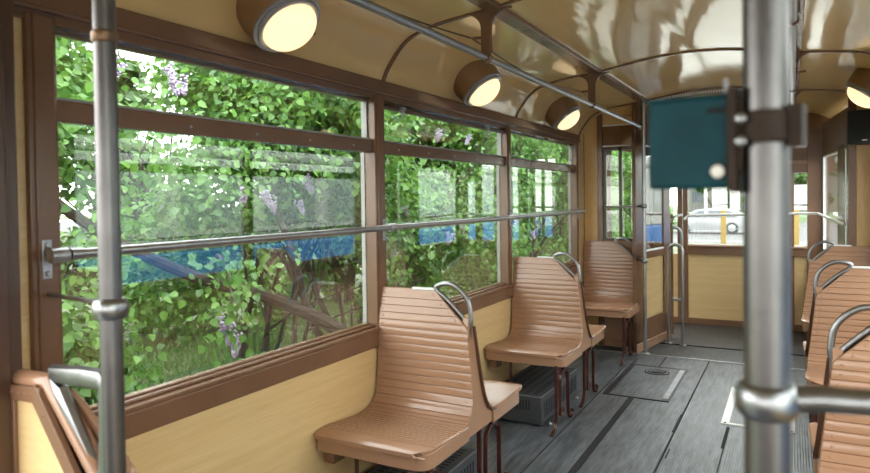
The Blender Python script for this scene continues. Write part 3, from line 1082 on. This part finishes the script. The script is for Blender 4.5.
r = thing('rear_handrail', (0, YB - 0.1, 0), 'pale steel handrail across the rear window', 'handrail')
MB().tube([(-1.10, -0.02, 1.22), (-1.06, 0.0, 1.265), (0.15, 0, 1.29), (0.24, -0.1, 1.29), (0.385, -1.3, 1.235), (0.40, -1.38, 1.23)], 0.014, 12).build('tube', M['bright'], r)
for x, y in ((-1.05, 0.0), (0.16, 0.0)):
    MB().tube([(x, y, 1.285), (x, y + 0.09, 1.285)], 0.012, 8).build('bracket', M['bright'], r)

# hoops at the rear door
def hoop(name, x0, y0, x1, y1, H, zb, label, mat):
    r = thing(name, ((x0 + x1) / 2, (y0 + y1) / 2, 0), label, 'handrail')
    dx, dy = (x1 - x0) / 2, (y1 - y0) / 2
    R = math.hypot(dx, dy)
    pts = [(-dx, -dy, zb)]
    for i in range(13):
        a = PI - PI * i / 12
        pts.append((dx * math.cos(a), dy * math.cos(a), H - R + R * math.sin(a)))
    pts.append((dx, dy, zb))
    MB().tube(pts, 0.0165, 12).build('tube', mat, r)
    if zb < 0.05:
        for s_ in (-1, 1):
            MB().lathe([(0.034, 0), (0.034, 0.006), (0.02, 0.010)], (s_ * dx, s_ * dy, -0.004), (0, 0, 1), 16).build('foot_flange', M['steel'], r)
    return r
hoop('door_hoop', -1.108, 6.99, -0.965, 6.96, 1.005, 0.0, 'tall steel hoop standing on the floor before the rear wall', M['steel'])
r = thing('door_grab_rail', (-1.10, 7.5, 0), 'curved steel grab rail behind the tall hoop, beside the rear door', 'handrail')
MB().tube(catmull([Vector(p) for p in [(-0.05, 0.0, 0.38), (0.03, 0.0, 0.37), (0.05, 0, 0.42), (0.05, 0, 0.80), (0.05, 0, 1.05), (0.03, 0, 1.13), (-0.03, 0, 1.16), (-0.05, 0, 1.20), (-0.03, 0.0, 1.26), (0.04, 0.1, 1.29)]], 4), 0.014, 10).build('tube', M['steel'], r)
MB().tube([(-0.05, 0, 0.0), (-0.05, 0, 1.3)], 0.015, 10).build('post', M['frame'], r)

# ---------------------------------------------------------------- standing poles
def pole(name, x, y, rad, top, label, collars, mat='steelp'):
    r = thing(name, (x, y, 0), label, 'pole', 'standing poles')
    MB().tube([(0, 0, 0), (0, 0, top)], rad, 28).build('tube', M[mat], r)
    MB().lathe([(rad + 0.025, 0), (rad + 0.025, 0.008), (rad + 0.005, 0.016)], (0, 0, 0), (0, 0, 1), 24).build('base_flange', M['steel'], r)
    for z in collars:
        pr = []
        for i in range(9):
            a = -PI / 2 + PI * i / 8
            pr.append((rad + 0.004 + 0.0095 * math.cos(a), 0.021 * math.sin(a)))
        MB().lathe(pr, (0, 0, z), (0, 0, 1), 28).build('collar', M['alu'], r)
    return r
pl = pole('standing_pole', -1.208, 0.85, 0.0215, 2.405, 'steel standing pole at left, before the nearest window', (1.288,))
MB().tube([(0, 0, 1.83), (0, 0, 2.40)], 0.0185, 24).build('upper_tube', M['steelp'], pl)
MB().lathe([(0.023, -0.012), (0.0255, -0.008), (0.0255, 0.008), (0.022, 0.012)], (0, 0, 1.832), (0, 0, 1), 24).build('clamp', M['brass'], pl)
MB().tube([(0, 0, 1.288), (-0.08, 0.03, 1.290), (-0.34, 0.16, 1.262), (-0.635, 0.255, 1.245)], [0.009, 0.007, 0.006, 0.006], 10).build('arm', M['alu'], pl)
pr_ = pole('standing_pole', -0.026, 0.85, 0.0245, 2.405, 'thick steel standing pole in the foreground, carrying the teal box', ())
prf = []
for i in range(11):
    a = -PI / 2 + PI * i / 10
    prf.append((0.0248 + 0.0105 * math.cos(a), 0.020 * math.sin(a)))
MB().lathe(prf, (0, 0, 1.262), (0, 0, 1), 32).build('collar', M['alu'], pr_)
MB().tube([(0.02, 0, 1.264), (0.05, 0.004, 1.268), (0.12, 0.01, 1.270), (0.14, 0.012, 1.27)], [0.0155, 0.0150, 0.0140, 0.0140], 16).build('arm', M['alu'], pr_)
MB().tube([(0.135, 0.012, 1.27), (0.30, 0.03, 1.27)], 0.0155, 16).build('arm_sleeve', M['steel'], pr_)
pp_ = pole('standing_pole', -1.228, 6.41, 0.0165, 2.40, 'slim steel standing pole at the rear partition, beside the last left seat', (0.885, 1.405), 'steel')
MB().tube([(0, 0, 1.405), (-0.1, 0.06, 1.40), (-0.42, 0.19, 1.395)], 0.010, 10).build('arm', M['steel'], pp_)

# ---------------------------------------------------------------- teal box on the near pole
ta = math.radians(-9)
r = thing('teal_box', (-0.026 - 0.079 * math.cos(ta), 0.85 - 0.079 * math.sin(ta), 1.506), 'dark teal metal box clamped to the thick foreground pole', 'box', None, ta)
MB().box(-0.052, 0.046, -0.02, 0.02, 0.002, 0.111).build('casing', M['teal'], r, 0.005)
MB().box(-0.0535, 0.050, -0.022, 0.022, 0.1085, 0.1125).build('lid', M['teal'], r, 0.002)
MB().lathe([(0.0078, 0), (0.0074, 0.005), (0.004, 0.008)], (0.0315, -0.02, 0.0215), (0, -1, 0), 20).build('lock', M['white'], r)
MB().lathe([(0.0105, 0), (0.010, 0.003)], (0.0325, -0.0185, 0.0225), (0, -1, 0), 20).build('lock_seat', M['slot'], r)
MB().box(0.020, 0.048, -0.0225, -0.018, 0.090, 0.096).build('label_slot', M['slot'], r, 0.001)
m = MB().box(0.043, 0.0525, -0.028, 0.026, -0.003, 0.118)
m.box(0.0525, 0.058, -0.022, 0.01, 0.020, 0.105)
m.build('mounting_plate', M['clamp'], r, 0.002)
MB().tube([(0.034, 0, 0.110), (0.036, 0, 0.120), (0.035, 0, 0.132)], [0.005, 0.003, 0.0022], 10).build('stud', M['steel2'], r)
for z in (0.055, 0.081):
    MB().lathe([(0.0065, 0), (0.0058, 0.004), (0.003, 0.005)], (0.0585, -0.026, z), (0, -1, 0), 12).build('bolt', M['alu'], r)
cl = MB().lathe([(0.0252, 0.0), (0.0285, 0.002), (0.0285, 0.036), (0.0252, 0.038)], (0.079, 0, 0.052), (0, 0, 1), 32)
cl.box(0.104, 0.118, -0.016, 0.016, 0.049, 0.094)
cl.box(0.048, 0.060, -0.016, 0.016, 0.045, 0.092)
cl.build('clamp', M['clamp'], r, 0.001)

# ---------------------------------------------------------------- loudspeaker, roller blind
r = thing('loudspeaker', (0.485, 6.42, 1.90), 'black loudspeaker hung high near the right edge, under the round lamp', 'loudspeaker')
MB().box(-0.085, 0.12, -0.07, 0.08, 0.0, 0.275).build('cabinet', M['black'], r, 0.006)
MB().box(-0.080, 0.115, -0.078, -0.070, 0.005, 0.27).build('grille', M['slot'], r, 0.004)
MB().box(0.015, 0.05, -0.0795, -0.078, 0.025, 0.033).build('badge', M['steel2'], r)
MB().tube([(0.02, 0.08, 0.14), (0.02, 0.2, 0.18)], 0.012, 8).build('bracket', M['black'], r)
r = thing('small_speaker', (0.012, 6.60, 1.93), 'small black box beside the pole near the ceiling end', 'box')
MB().box(-0.035, 0.035, -0.04, 0.04, 0, 0.17).build('cabinet', M['black'], r, 0.004)
MB().tube([(0, 0, 0.17), (0, 0, 0.53)], 0.008, 8).build('hanger', M['darkframe'], r)

r = thing('roller_blind', (-1.872, 2.9, 1.985), 'rolled dark blind under the top rail of the second window', 'blind')
MB().tube([(0, -0.02, 0), (0, 1.61, 0)], 0.014, 12).build('roll', M['darkframe'], r)
for y in (0.16, 1.30):
    m = MB().box(0.0, 0.028, y - 0.022, y + 0.022, -0.006, 0.012)
    ring = [(0.02, y + 0.014 * math.cos(a * PI / 6), -0.022 + 0.016 * math.sin(a * PI / 6)) for a in range(12)]
    m.tube(ring, 0.0035, 6, True)
    m.build('hook', M['steel2'], r)

# ---------------------------------------------------------------- floor hatches
r = thing('floor_hatch', (-1.03, 5.47, 0), 'grey floor hatch with worn black edging and oval pull, between the bench legs and aisle', 'hatch')
m = MB().box(-0.24, 0.24, -0.5, -0.475, 0, 0.006).box(-0.24, 0.24, 0.475, 0.5, 0, 0.006).box(-0.24, -0.195, -0.475, 0.475, 0, 0.006).box(0.185, 0.24, -0.475, 0.475, 0, 0.006)
m.build('edging', M['worn'], r, 0.001)
MB().box(0.186, 0.225, -0.44, 0.44, 0.006, 0.0075).build('wear_strip', M['steel2'], r)
MB().box(-0.194, 0.184, -0.474, 0.474, 0, 0.004).build('lid', M['floor'], r)
ov = lambda a, b_, n=28: [(0.02 + a * math.cos(2 * PI * i / n), 0.295 + b_ * math.sin(2 * PI * i / n)) for i in range(n)]
m = MB().prism(ov(0.10, 0.085), 'z', 0.004, 0.008)
m.build('pull_recess', M['slot'], r)
m = MB().tube([(x, y, 0.007) for x, y in ov(0.085, 0.066)], 0.003, 6, True)
m.tube([(-0.04, 0.295, 0.009), (0.0, 0.295, 0.014), (0.045, 0.295, 0.014), (0.08, 0.295, 0.009)], 0.006, 6)
m.build('pull_ring', M['steel2'], r)
r = thing('floor_cover', (-0.20, 5.11, 0), 'floor cover with bright aluminium frame, partly hidden by the thick pole', 'hatch')
m = MB().box(-0.215, -0.165, -0.46, 0.46, 0, 0.006).box(-0.165, 0.215, -0.46, -0.43, 0, 0.006).box(-0.165, 0.215, 0.43, 0.46, 0, 0.006).box(0.175, 0.215, -0.43, 0.43, 0, 0.006)
m.build('frame', M['bright'], r, 0.001)
MB().box(-0.164, 0.174, -0.429, 0.429, 0, 0.003).build('lid', M['floor'], r)
for x, y in ((-0.19, -0.44), (-0.19, 0.44), (0.195, -0.44)):
    MB().lathe([(0.009, 0), (0.007, 0.003)], (x, y, 0.006), (0, 0, 1), 8).build('screw', M['slot'], r)
MB().prism([(-0.13 + 0.035 * math.cos(a * PI / 8), 0.36 + 0.03 * math.sin(a * PI / 8)) for a in range(16)], 'z', 0.003, 0.006).build('pull_recess', M['slot'], r)

# ---------------------------------------------------------------- outside: ground, grass
GZ = -0.8
struct('ground', MB().box(-60, 40, -30, 34, GZ - 0.1, GZ), M['lawn'])
struct('ground_road', MB().box(-80, 60, 36, 60, GZ - 0.1, GZ), M['road'])
struct('ground_gravel', MB().box(-60, 60, 34, 36, GZ - 0.1, GZ), M['gravel'])
struct('ground_far', MB().box(-120, 120, 60, 160, GZ - 0.1, GZ + 0.02), M['farlawn'])
struct('ground_track', MB().box(-2.9, 14.0, -25, 30, GZ, GZ + 0.02), M['paving'])

def np_mesh(name, V, F4, mat, parent=None):
    """V (n,3), F4 (m,4) quads or tris"""
    me = bpy.data.meshes.new(name)
    n = len(V); m = len(F4); k = F4.shape[1]
    me.vertices.add(n)
    me.vertices.foreach_set('co', V.astype(np.float32).ravel())
    me.loops.add(m * k)
    me.loops.foreach_set('vertex_index', F4.astype(np.int32).ravel())
    me.polygons.add(m)
    me.polygons.foreach_set('loop_start', np.arange(0, m * k, k, dtype=np.int32))
    me.polygons.foreach_set('loop_total', np.full(m, k, dtype=np.int32))
    me.materials.append(mat)
    me.update()
    o = bpy.data.objects.new(name, me)
    COL.objects.link(o)
    if parent is not None:
        o.parent = parent
    return o

def leaves(P, N, size):
    """heart-shaped folded leaves at P, facing N, drooping"""
    n = len(P)
    N = N / np.linalg.norm(N, axis=1, keepdims=True)
    D = rng.normal(size=(n, 3))
    D[:, 2] -= 0.9
    D -= N * np.sum(D * N, axis=1, keepdims=True)
    D /= np.linalg.norm(D, axis=1, keepdims=True)
    S = np.cross(D, N)
    s = (size * rng.uniform(0.7, 1.25, n))[:, None]
    def at(u, v, h):
        return P + D * (u * s) + S * (v * s) + N * (h * s)
    vs = np.stack([at(0, 0, 0), at(0.18, 0.42, 0.10), at(0.62, 0.34, 0.06), at(1.0, 0, -0.10), at(0.62, -0.34, 0.06), at(0.18, -0.42, 0.10)], 1).reshape(-1, 3)
    b_ = np.arange(n)[:, None] * 6
    F = np.concatenate([b_ + np.array([[0, 1, 2, 3]]), b_ + np.array([[0, 3, 4, 5]])], 0)
    return vs, F

def crown(blobs, n, size, clump=14):
    """leaves on clumped twigs filling ellipsoid blobs [(c, r)]"""
    vol = np.array([r[0] * r[1] * r[2] for c, r in blobs])
    vol = vol ** 0.75
    ids = rng.choice(len(blobs), size=n // clump, p=vol / vol.sum())
    C = np.array([c for c, r in blobs])[ids]
    R = np.array([r for c, r in blobs])[ids]
    d = rng.normal(size=(len(ids), 3))
    d /= np.linalg.norm(d, axis=1, keepdims=True)
    rad = rng.uniform(0.25, 1.0, len(ids)) ** 0.55
    T = C + d * R * rad[:, None]
    tw = rng.normal(size=T.shape) * 0.5 + d
    tw[:, 2] += 0.1
    tw /= np.linalg.norm(tw, axis=1, keepdims=True)
    P = np.repeat(T, clump, 0)
    TW = np.repeat(tw, clump, 0)
    t = np.tile(np.linspace(-1, 1, clump), len(ids))[:, None] * 0.16
    P = P + TW * t + rng.normal(size=P.shape) * 0.035
    N = rng.normal(size=P.shape) * 0.6 + np.repeat(d, clump, 0) * 0.5
    N[:, 2] += 0.7
    return leaves(P, N, size)

def stems(base, n, spread, height, r0, seedv, tilt=0.0):
    rd = random.Random(seedv)
    m = MB()
    for i in range(n):
        a = rd.uniform(0, 2 * PI)
        p = Vector(base) + Vector((math.cos(a), math.sin(a), 0)) * rd.uniform(0.0, 0.25)
        d = Vector((math.cos(a) * spread, math.sin(a) * spread, 1)).normalized()
        h_ = height * rd.uniform(0.75, 1.1)
        pts = [p]
        r_ = [r0 * rd.uniform(0.6, 1.2)]
        k = 9
        for j in range(k):
            d = (d + Vector((rd.uniform(-.28, .28), rd.uniform(-.28, .28), rd.uniform(-.05, .12)))).normalized()
            p = p + d * h_ / k
            pts.append(p.copy())
            r_.append(r_[0] * (1 - (j + 1) / (k + 1)) ** 0.8)
            if j > 1 and rd.random() < 0.75:
                q = p.copy(); e = (d + Vector((rd.uniform(-1, 1), rd.uniform(-1, 1), rd.uniform(-0.2, .6)))).normalized()
                bp = [q.copy()]
                for _ in range(4):
                    e = (e + Vector((rd.uniform(-.3, .3), rd.uniform(-.3, .3), rd.uniform(-.15, .2)))).normalized()
                    q = q + e * h_ * 0.09
                    bp.append(q.copy())
                rb = r_[-1] * 0.6
                m.tube(bp, [rb, rb * .8, rb * .6, rb * .45, rb * .25], 5)
        m.tube(pts, r_, 7)
    return m

def shrub_proto(seedv, n, size, H, R, low, mat, ns, name, r0=0.035):
    rd = random.Random(seedv)
    blobs = []
    for i in range(12):
        a = rd.uniform(0, 2 * PI)
        q = R * rd.uniform(0.15, 0.8)
        z = rd.uniform(low + 0.5, H - 0.5)
        blobs.append(((q * math.cos(a), q * math.sin(a), z), (rd.uniform(.45, .85), rd.uniform(.45, .85), rd.uniform(.4, .75))))
    V, F = crown(blobs, n, size)
    V[:, 2] = np.maximum(V[:, 2], 0.03)
    r = bpy.data.objects.new(name, None)
    COL.objects.link(r)
    np_mesh('foliage', V, F, mat, r)
    stems((0, 0, 0), ns, 0.34, H * 0.92, r0, seedv).build('trunk', M['bark'], r)
    return r

lab = ['lilac bush with %s' % s for s in (
    'a thick leaning trunk behind the nearest window', 'dense leaves filling the left part of the nearest window',
    'leafy crown behind the post of the first window', 'several dark stems behind the second window',
    'crossing branches behind the far part of the second window', 'mottled yellow-green leaves behind the third window',
    'leaves seen through the glazed rear partition', 'leaves seen beyond the rear door posts',
    'leaves seen farthest along the row past the rear partition')]
spots = [(-4.3, 4.4, 0), (-4.4, 2.1, 1), (-4.6, 6.4, 2), (-4.1, 8.2, 0), (-4.5, 10.4, 1), (-4.2, 13.0, 2), (-4.7, 16.2, 0), (-4.4, 19.8, 1), (-4.9, 24, 2)]
protos = [shrub_proto(21, 26000, 0.066, 4.3, 1.35, 0.55, M['leaf'], 7, 'lilac_bush'),
          shrub_proto(33, 26000, 0.064, 4.2, 1.4, 0.5, M['leaf'], 6, 'lilac_bush'),
          shrub_proto(47, 25000, 0.066, 4.4, 1.35, 0.7, M['leaf'], 8, 'lilac_bush')]
bushes = []
used = set()
for i, (x, y, p) in enumerate(spots):
    if p not in used:
        used.add(p)
        o = protos[p]
        o.location = (x, y, GZ)
    else:
        o = dup(protos[p], (x, y, GZ), '', random.uniform(0, 6.28))
    tag(o, lab[i], 'bush', 'lilac bushes along the left side')
    bushes.append(o)
# background row
lab2 = ['bushy green tree on the lawn %s' % s for s in (
    'behind the lower left of the nearest window', 'behind the middle of the nearest window', 'behind the leaning trunk in the nearest window',
    'behind the second window', 'behind the far edge of the second window', 'behind the third window',
    'beyond the rear door', 'farthest back past the rear door')]
bp = [shrub_proto(61, 15000, 0.15, 5.5, 2.2, 0.0, M['leafd'], 7, 'lawn_tree', 0.06), shrub_proto(77, 15000, 0.15, 5.8, 2.3, 0.0, M['leafd'], 6, 'lawn_tree', 0.06)]
sp2 = [(-9.6, 4.2, 0), (-10.2, 7.9, 1), (-8.6, 11.6, 0), (-9.0, 15.6, 1), (-8.8, 20, 0), (-9.2, 25, 1), (-8.5, 30, 0), (-13.5, 33, 1)]
for i, (x, y, p) in enumerate(sp2):
    if i < 2:
        o = bp[p]
        o.location = (x, y, GZ)
    else:
        o = dup(bp[p], (x, y, GZ), '', random.uniform(0, 6.28))
    tag(o, lab2[i], 'tree', 'trees behind the lilac bushes')

# leaning trunk of the first bush, a low hanging branch and its flowers
m = MB()
tp = [(-3.75, 5.85, GZ), (-3.68, 5.35, -0.15), (-3.62, 4.85, 0.28), (-3.6, 4.35, 0.55), (-3.6, 3.75, 0.80), (-3.62, 3.2, 0.98), (-3.7, 2.5, 1.35), (-3.9, 1.9, 1.9)]
m.tube(catmull([Vector(p) for p in tp], 5), [0.085 - 0.0017 * i for i in range(36)], 10)
m.tube(catmull([Vector(p) for p in [(-3.6, 4.35, 0.55), (-3.5, 4.1, 1.0), (-3.6, 3.9, 1.7), (-3.7, 4.0, 2.6)]], 4), [0.035, 0.034, 0.033, 0.032, 0.03, 0.03, 0.028, 0.027, 0.026, 0.025, 0.02, 0.02, 0.015], 8)
m.tube(catmull([Vector(p) for p in [(-3.6, 3.3, 0.95), (-3.3, 3.1, 1.15), (-3.1, 3.0, 1.0), (-3.0, 2.92, 0.85)]], 4), [0.014] * 6 + [0.009] * 7, 6)
o = m.build('leaning_trunk', M['bark'])
def adopt(o, root):
    o.parent = root
    o.matrix_parent_inverse = Matrix.Rotation(root.rotation_euler.z, 4, 'Z').inverted() @ Matrix.Translation(-root.location)
adopt(o, bushes[0])
# twig leaves close to the glass
def sprig(c, n, sd, size, root):
    P = np.array(c) + rng.normal(size=(n, 3)) * np.array(sd)
    N = rng.normal(size=(n, 3)) * 0.45
    N[:, 0] += 0.75
    N[:, 2] += 0.5
    V, F = leaves(P, N, size)
    adopt(np_mesh('hanging_sprig', V, F, M['leaf']), root)
sprig((-3.02, 2.92, 0.80), 128, (0.07, 0.10, 0.16), 0.050, bushes[0])
sprig((-3.1, 3.1, 1.08), 96, (0.10, 0.22, 0.10), 0.050, bushes[0])
sprig((-3.1, 3.2, 1.75), 240, (0.14, 0.40, 0.14), 0.050, bushes[0])
sprig((-3.2, 2.4, 1.95), 256, (0.14, 0.42, 0.14), 0.050, bushes[1])
sprig((-3.2, 1.95, 1.05), 240, (0.15, 0.20, 0.38), 0.050, bushes[1])
sprig((-3.3, 4.0, 2.2), 256, (0.14, 0.4, 0.12), 0.050, bushes[0])
sprig((-3.4, 5.2, 2.0), 256, (0.14, 0.4, 0.25), 0.050, bushes[2])
sprig((-3.3, 6.4, 1.6), 256, (0.14, 0.4, 0.35), 0.050, bushes[2])

def flower_mesh(seedv):
    rd = np.random.default_rng(seedv)
    n = 70
    t = rd.uniform(0, 1, n) ** 0.8
    a = rd.uniform(0, 2 * PI, n)
    q = 0.038 * (1 - t) ** 0.7 * rd.uniform(0.55, 1, n) + 0.004
    P = np.stack([q * np.cos(a), q * np.sin(a), -0.14 * t], 1)
    O = np.array([(1, 0, 0), (-1, 0, 0), (0, 1, 0), (0, -1, 0), (0, 0, 1), (0, 0, -1)]) * 0.0115
    V = (P[:, None, :] + O[None]).reshape(-1, 3)
    T = np.array([(0, 2, 4), (2, 1, 4), (1, 3, 4), (3, 0, 4), (2, 0, 5), (1, 2, 5), (3, 1, 5), (0, 3, 5)])
    F = (np.arange(n)[:, None, None] * 6 + T[None]).reshape(-1, 3)
    return V, F
V, F = flower_mesh(3)
f0 = np_mesh('flower_cluster', V, F, M['lilac'])
FL = [(-3.29, 2.412, 2.298), (-3.504, 2.897, 2.383), (-3.479, 2.912, 2.281), (-3.327, 3.544, 1.58), (-3.399, 3.724, 1.53), (-3.385, 3.989, 1.505), (-2.98, 2.889, 0.773), (-2.98, 2.944, 0.702), (-3.445, 4.449, 2.243), (-3.487, 4.728, 2.224), (-3.278, 5.242, 1.025), (-3.259, 6.138, 2.224), (-3.501, 7.129, 1.216), (-3.38, 7.474, 1.166), (-3.479, 6.766, 1.114), (-3.251, 5.353, 1.445), (-3.384, 4.703, 2.153), (-3.466, 2.965, 2.32), (-3.319, 4.009, 1.698), (-3.534, 7.937, 0.975), (-3.52, 7.426, 2.288), (-2.98, 2.842, 0.805), (-3.259, 9.612, 1.535), (-3.258, 8.892, 1.037), (-3.412, 3.466, 1.616)]
for i, (x, y, z) in enumerate(FL):
    o = f0 if i == 0 else f0.copy()
    if i:
        COL.objects.link(o)
    o.location = (x, y, z)
    o.rotation_euler = (random.uniform(-.5, .5), random.uniform(-.5, .5), random.uniform(0, 6))
    sc_ = random.uniform(0.8, 1.2)
    o.scale = (sc_, sc_, sc_)
    root = min(bushes, key=lambda b_: abs(b_.location.y - y))
    adopt(o, root)

# grass blades
n = 42000
gx = rng.uniform(-9.5, -4.2, n); gy = rng.uniform(1.5, 16, n)
P = np.stack([gx, gy, np.full(n, GZ)], 1)
a = rng.uniform(0, 2 * PI, n)
hgt = rng.uniform(0.06, 0.20, n)
wd = np.stack([np.cos(a), np.sin(a), np.zeros(n)], 1) * 0.008
tip = P + np.stack([rng.normal(0, 0.05, n), rng.normal(0, 0.05, n), hgt], 1)
V = np.stack([P - wd, P + wd, tip], 1).reshape(-1, 3)
F = np.arange(3 * n).reshape(-1, 3)
tag(np_mesh('grass', V, F, M['grass']), 'green grass on the lawn under the lilac bushes', 'grass', None, 'stuff')

# ---------------------------------------------------------------- outside: car, fence, trees behind the rear window
def car(loc, rz, label):
    r = thing('parked_car', loc, label, 'car', None, rz)
    body = [(-2.15, 0.30), (-2.2, 0.62), (-2.05, 0.86), (-1.25, 0.98), (-0.62, 1.42), (0.55, 1.47), (1.45, 1.40), (2.0, 0.98), (2.15, 0.75), (2.12, 0.32), (1.72, 0.22), (-1.75, 0.22)]
    b_ = MB()
    pts = [tuple(p) for p in catmull([Vector(p) for p in body], 4, True)]
    n = len(pts)
    # cross sections: narrower above the waist
    rows = [(-0.86, 0.55), (-0.78, 1.0), (0.78, 1.0), (0.86, 0.55)]
    vs = []
    for (y, _) in ((-0.85, 0), (-0.80, 0), (0.80, 0), (0.85, 0)):
        for (x, z) in pts:
            k = 1.0
            yy = y
            if z > 0.9:
                yy = y * (1 - (z - 0.9) * 0.42)
            sh = 0.97 if abs(y) > 0.82 else 1.0
            vs.append((x * sh, yy, 0.3 + (z - 0.3) * (0.97 if abs(y) > 0.82 else 1.0)))
    fs = []
    for j in range(3):
        for i in range(n):
            fs.append((j * n + i, j * n + (i + 1) % n, (j + 1) * n + (i + 1) % n, (j + 1) * n + i))
    fs.append(tuple(range(n))[::-1])
    fs.append(tuple(range(3 * n, 4 * n)))
    b_.add(vs, fs).build('body', M['carwhite'], r, angle=40)
    for s_ in (-1, 1):
        def sp(poly, nm):
            q = MB()
            vv = []
            for dy in (0.0, 0.02):
                for x, z in poly:
                    vv.append((x, s_ * (0.83 * (1 - (z - 0.9) * 0.42) + dy), z))
            k = len(poly)
            q.add(vv, [tuple(range(k)), tuple(range(k, 2 * k))[::-1]] + [(i, (i + 1) % k, k + (i + 1) % k, k + i) for i in range(k)])
            q.build(nm, M['carglass'], r)
        sp([(-1.05, 0.98), (-0.55, 1.34), (0.0, 1.38), (0.0, 0.98)], 'side_window')
        sp([(0.06, 0.98), (0.06, 1.38), (0.75, 1.38), (0.85, 0.98)], 'side_window')
        sp([(0.92, 0.98), (0.82, 1.37), (1.30, 1.33), (1.65, 1.0)], 'side_window')
        for x in (-1.35, 1.35):
            w_ = MB().lathe([(0.33, -0.10), (0.34, -0.08), (0.34, 0.08), (0.33, 0.10)], (x, s_ * 0.78, 0.34), (0, s_, 0), 24).build('wheel', M['tyre'], r)
            MB().lathe([(0.21, 0.10), (0.19, 0.115), (0.05, 0.12)], (x, s_ * 0.78, 0.34), (0, s_, 0), 16).build('hubcap', M['steel2'], w_)
    return r
car((-4.45, 43.0, GZ), 0.0, 'white car passing on the road behind the rear window')

r = thing('street_fence', (0, 33.6, GZ), 'pale mesh fence with yellow posts between lawn and road', 'fence')
for i in range(7):
    MB().box(-9 + 3.0 * i + 6.06, -8.78 + 3.0 * i + 6.06, -0.05, 0.05, 0, 1.75).build('post', M['yellow'], r)
m = MB()
for i in range(150):
    x = -10 + i * 0.16
    m.box(x, x + 0.012, -0.006, 0.006, 0.05, 1.35)
for z in (0.05, 0.7, 1.35):
    m.box(-10, 14, -0.012, 0.012, z, z + 0.03)
m.build('mesh_panel', M['wirewhite'], r)
trees = []
tl = ['broad green tree across the road, %s' % s for s in ('left in the rear window', 'centre in the rear window', 'right in the rear window', 'seen in the far right rear pane', 'beyond the right vestibule panes', 'left of the rear wall posts')]
tp_ = shrub_proto(91, 16000, 0.42, 8.0, 4.4, -0.2, M['leafd'], 3, 'street_tree', 0.16)
for i, (x, y) in enumerate([(-14, 66), (-7.0, 78), (-0.5, 70), (5, 62), (13, 66), (-22, 64)]):
    if i == 0:
        o = tp_
        o.location = (x, y, GZ)
    else:
        o = dup(tp_, (x, y, GZ), '', random.uniform(0, 6))
    tag(o, tl[i], 'tree', 'trees across the road')
r = thing('far_house', (-2.5, 96, GZ), 'pale house beyond the trees across the road', 'house')
MB().box(-11, 11, 0, 8, 0, 5).build('wall', M['plaster'], r)
MB().prism([(-0.6, 5), (4, 8), (8.6, 5)], 'x', -11.5, 11.5).build('roof', M['road'], r)
for i in range(6):
    MB().box(-9.5 + i * 3.5, -8.2 + i * 3.5, -0.05, 0.02, 1.4, 3.1).build('window', M['carglass'], r)

# ---------------------------------------------------------------- outside right: another tram (seen mirrored in the window glass)
r = thing('neighbouring_tram', (4.3, 13.0, GZ), 'blue and cream tram standing alongside, mirrored in the left window panes', 'tram')
MB().box(0, 2.3, -14.0, 14.0, 0.35, 1.56).build('lower_body', M['tramblue'], r, 0.05)
MB().box(0, 2.3, -14.0, 14.0, 1.56, 3.0).build('upper_body', M['tramwhite'], r, 0.05)
MB().box(-0.02, 2.32, -13.9, 13.9, 3.0, 3.3).build('roof', M['tramwhite'], r, 0.1)
for i in range(15):
    MB().box(-0.02, 0.0, -13.3 + i * 1.8, -11.95 + i * 1.8, 1.9, 2.8).build('window', M['tramglass'], r)
for i in range(4):
    MB().lathe([(0.34, -0.06), (0.34, 0.06)], (0.4, (-4.6, -2.8, 2.8, 4.6)[i], 0.36), (1, 0, 0), 20).build('wheel', M['tyre'], r)
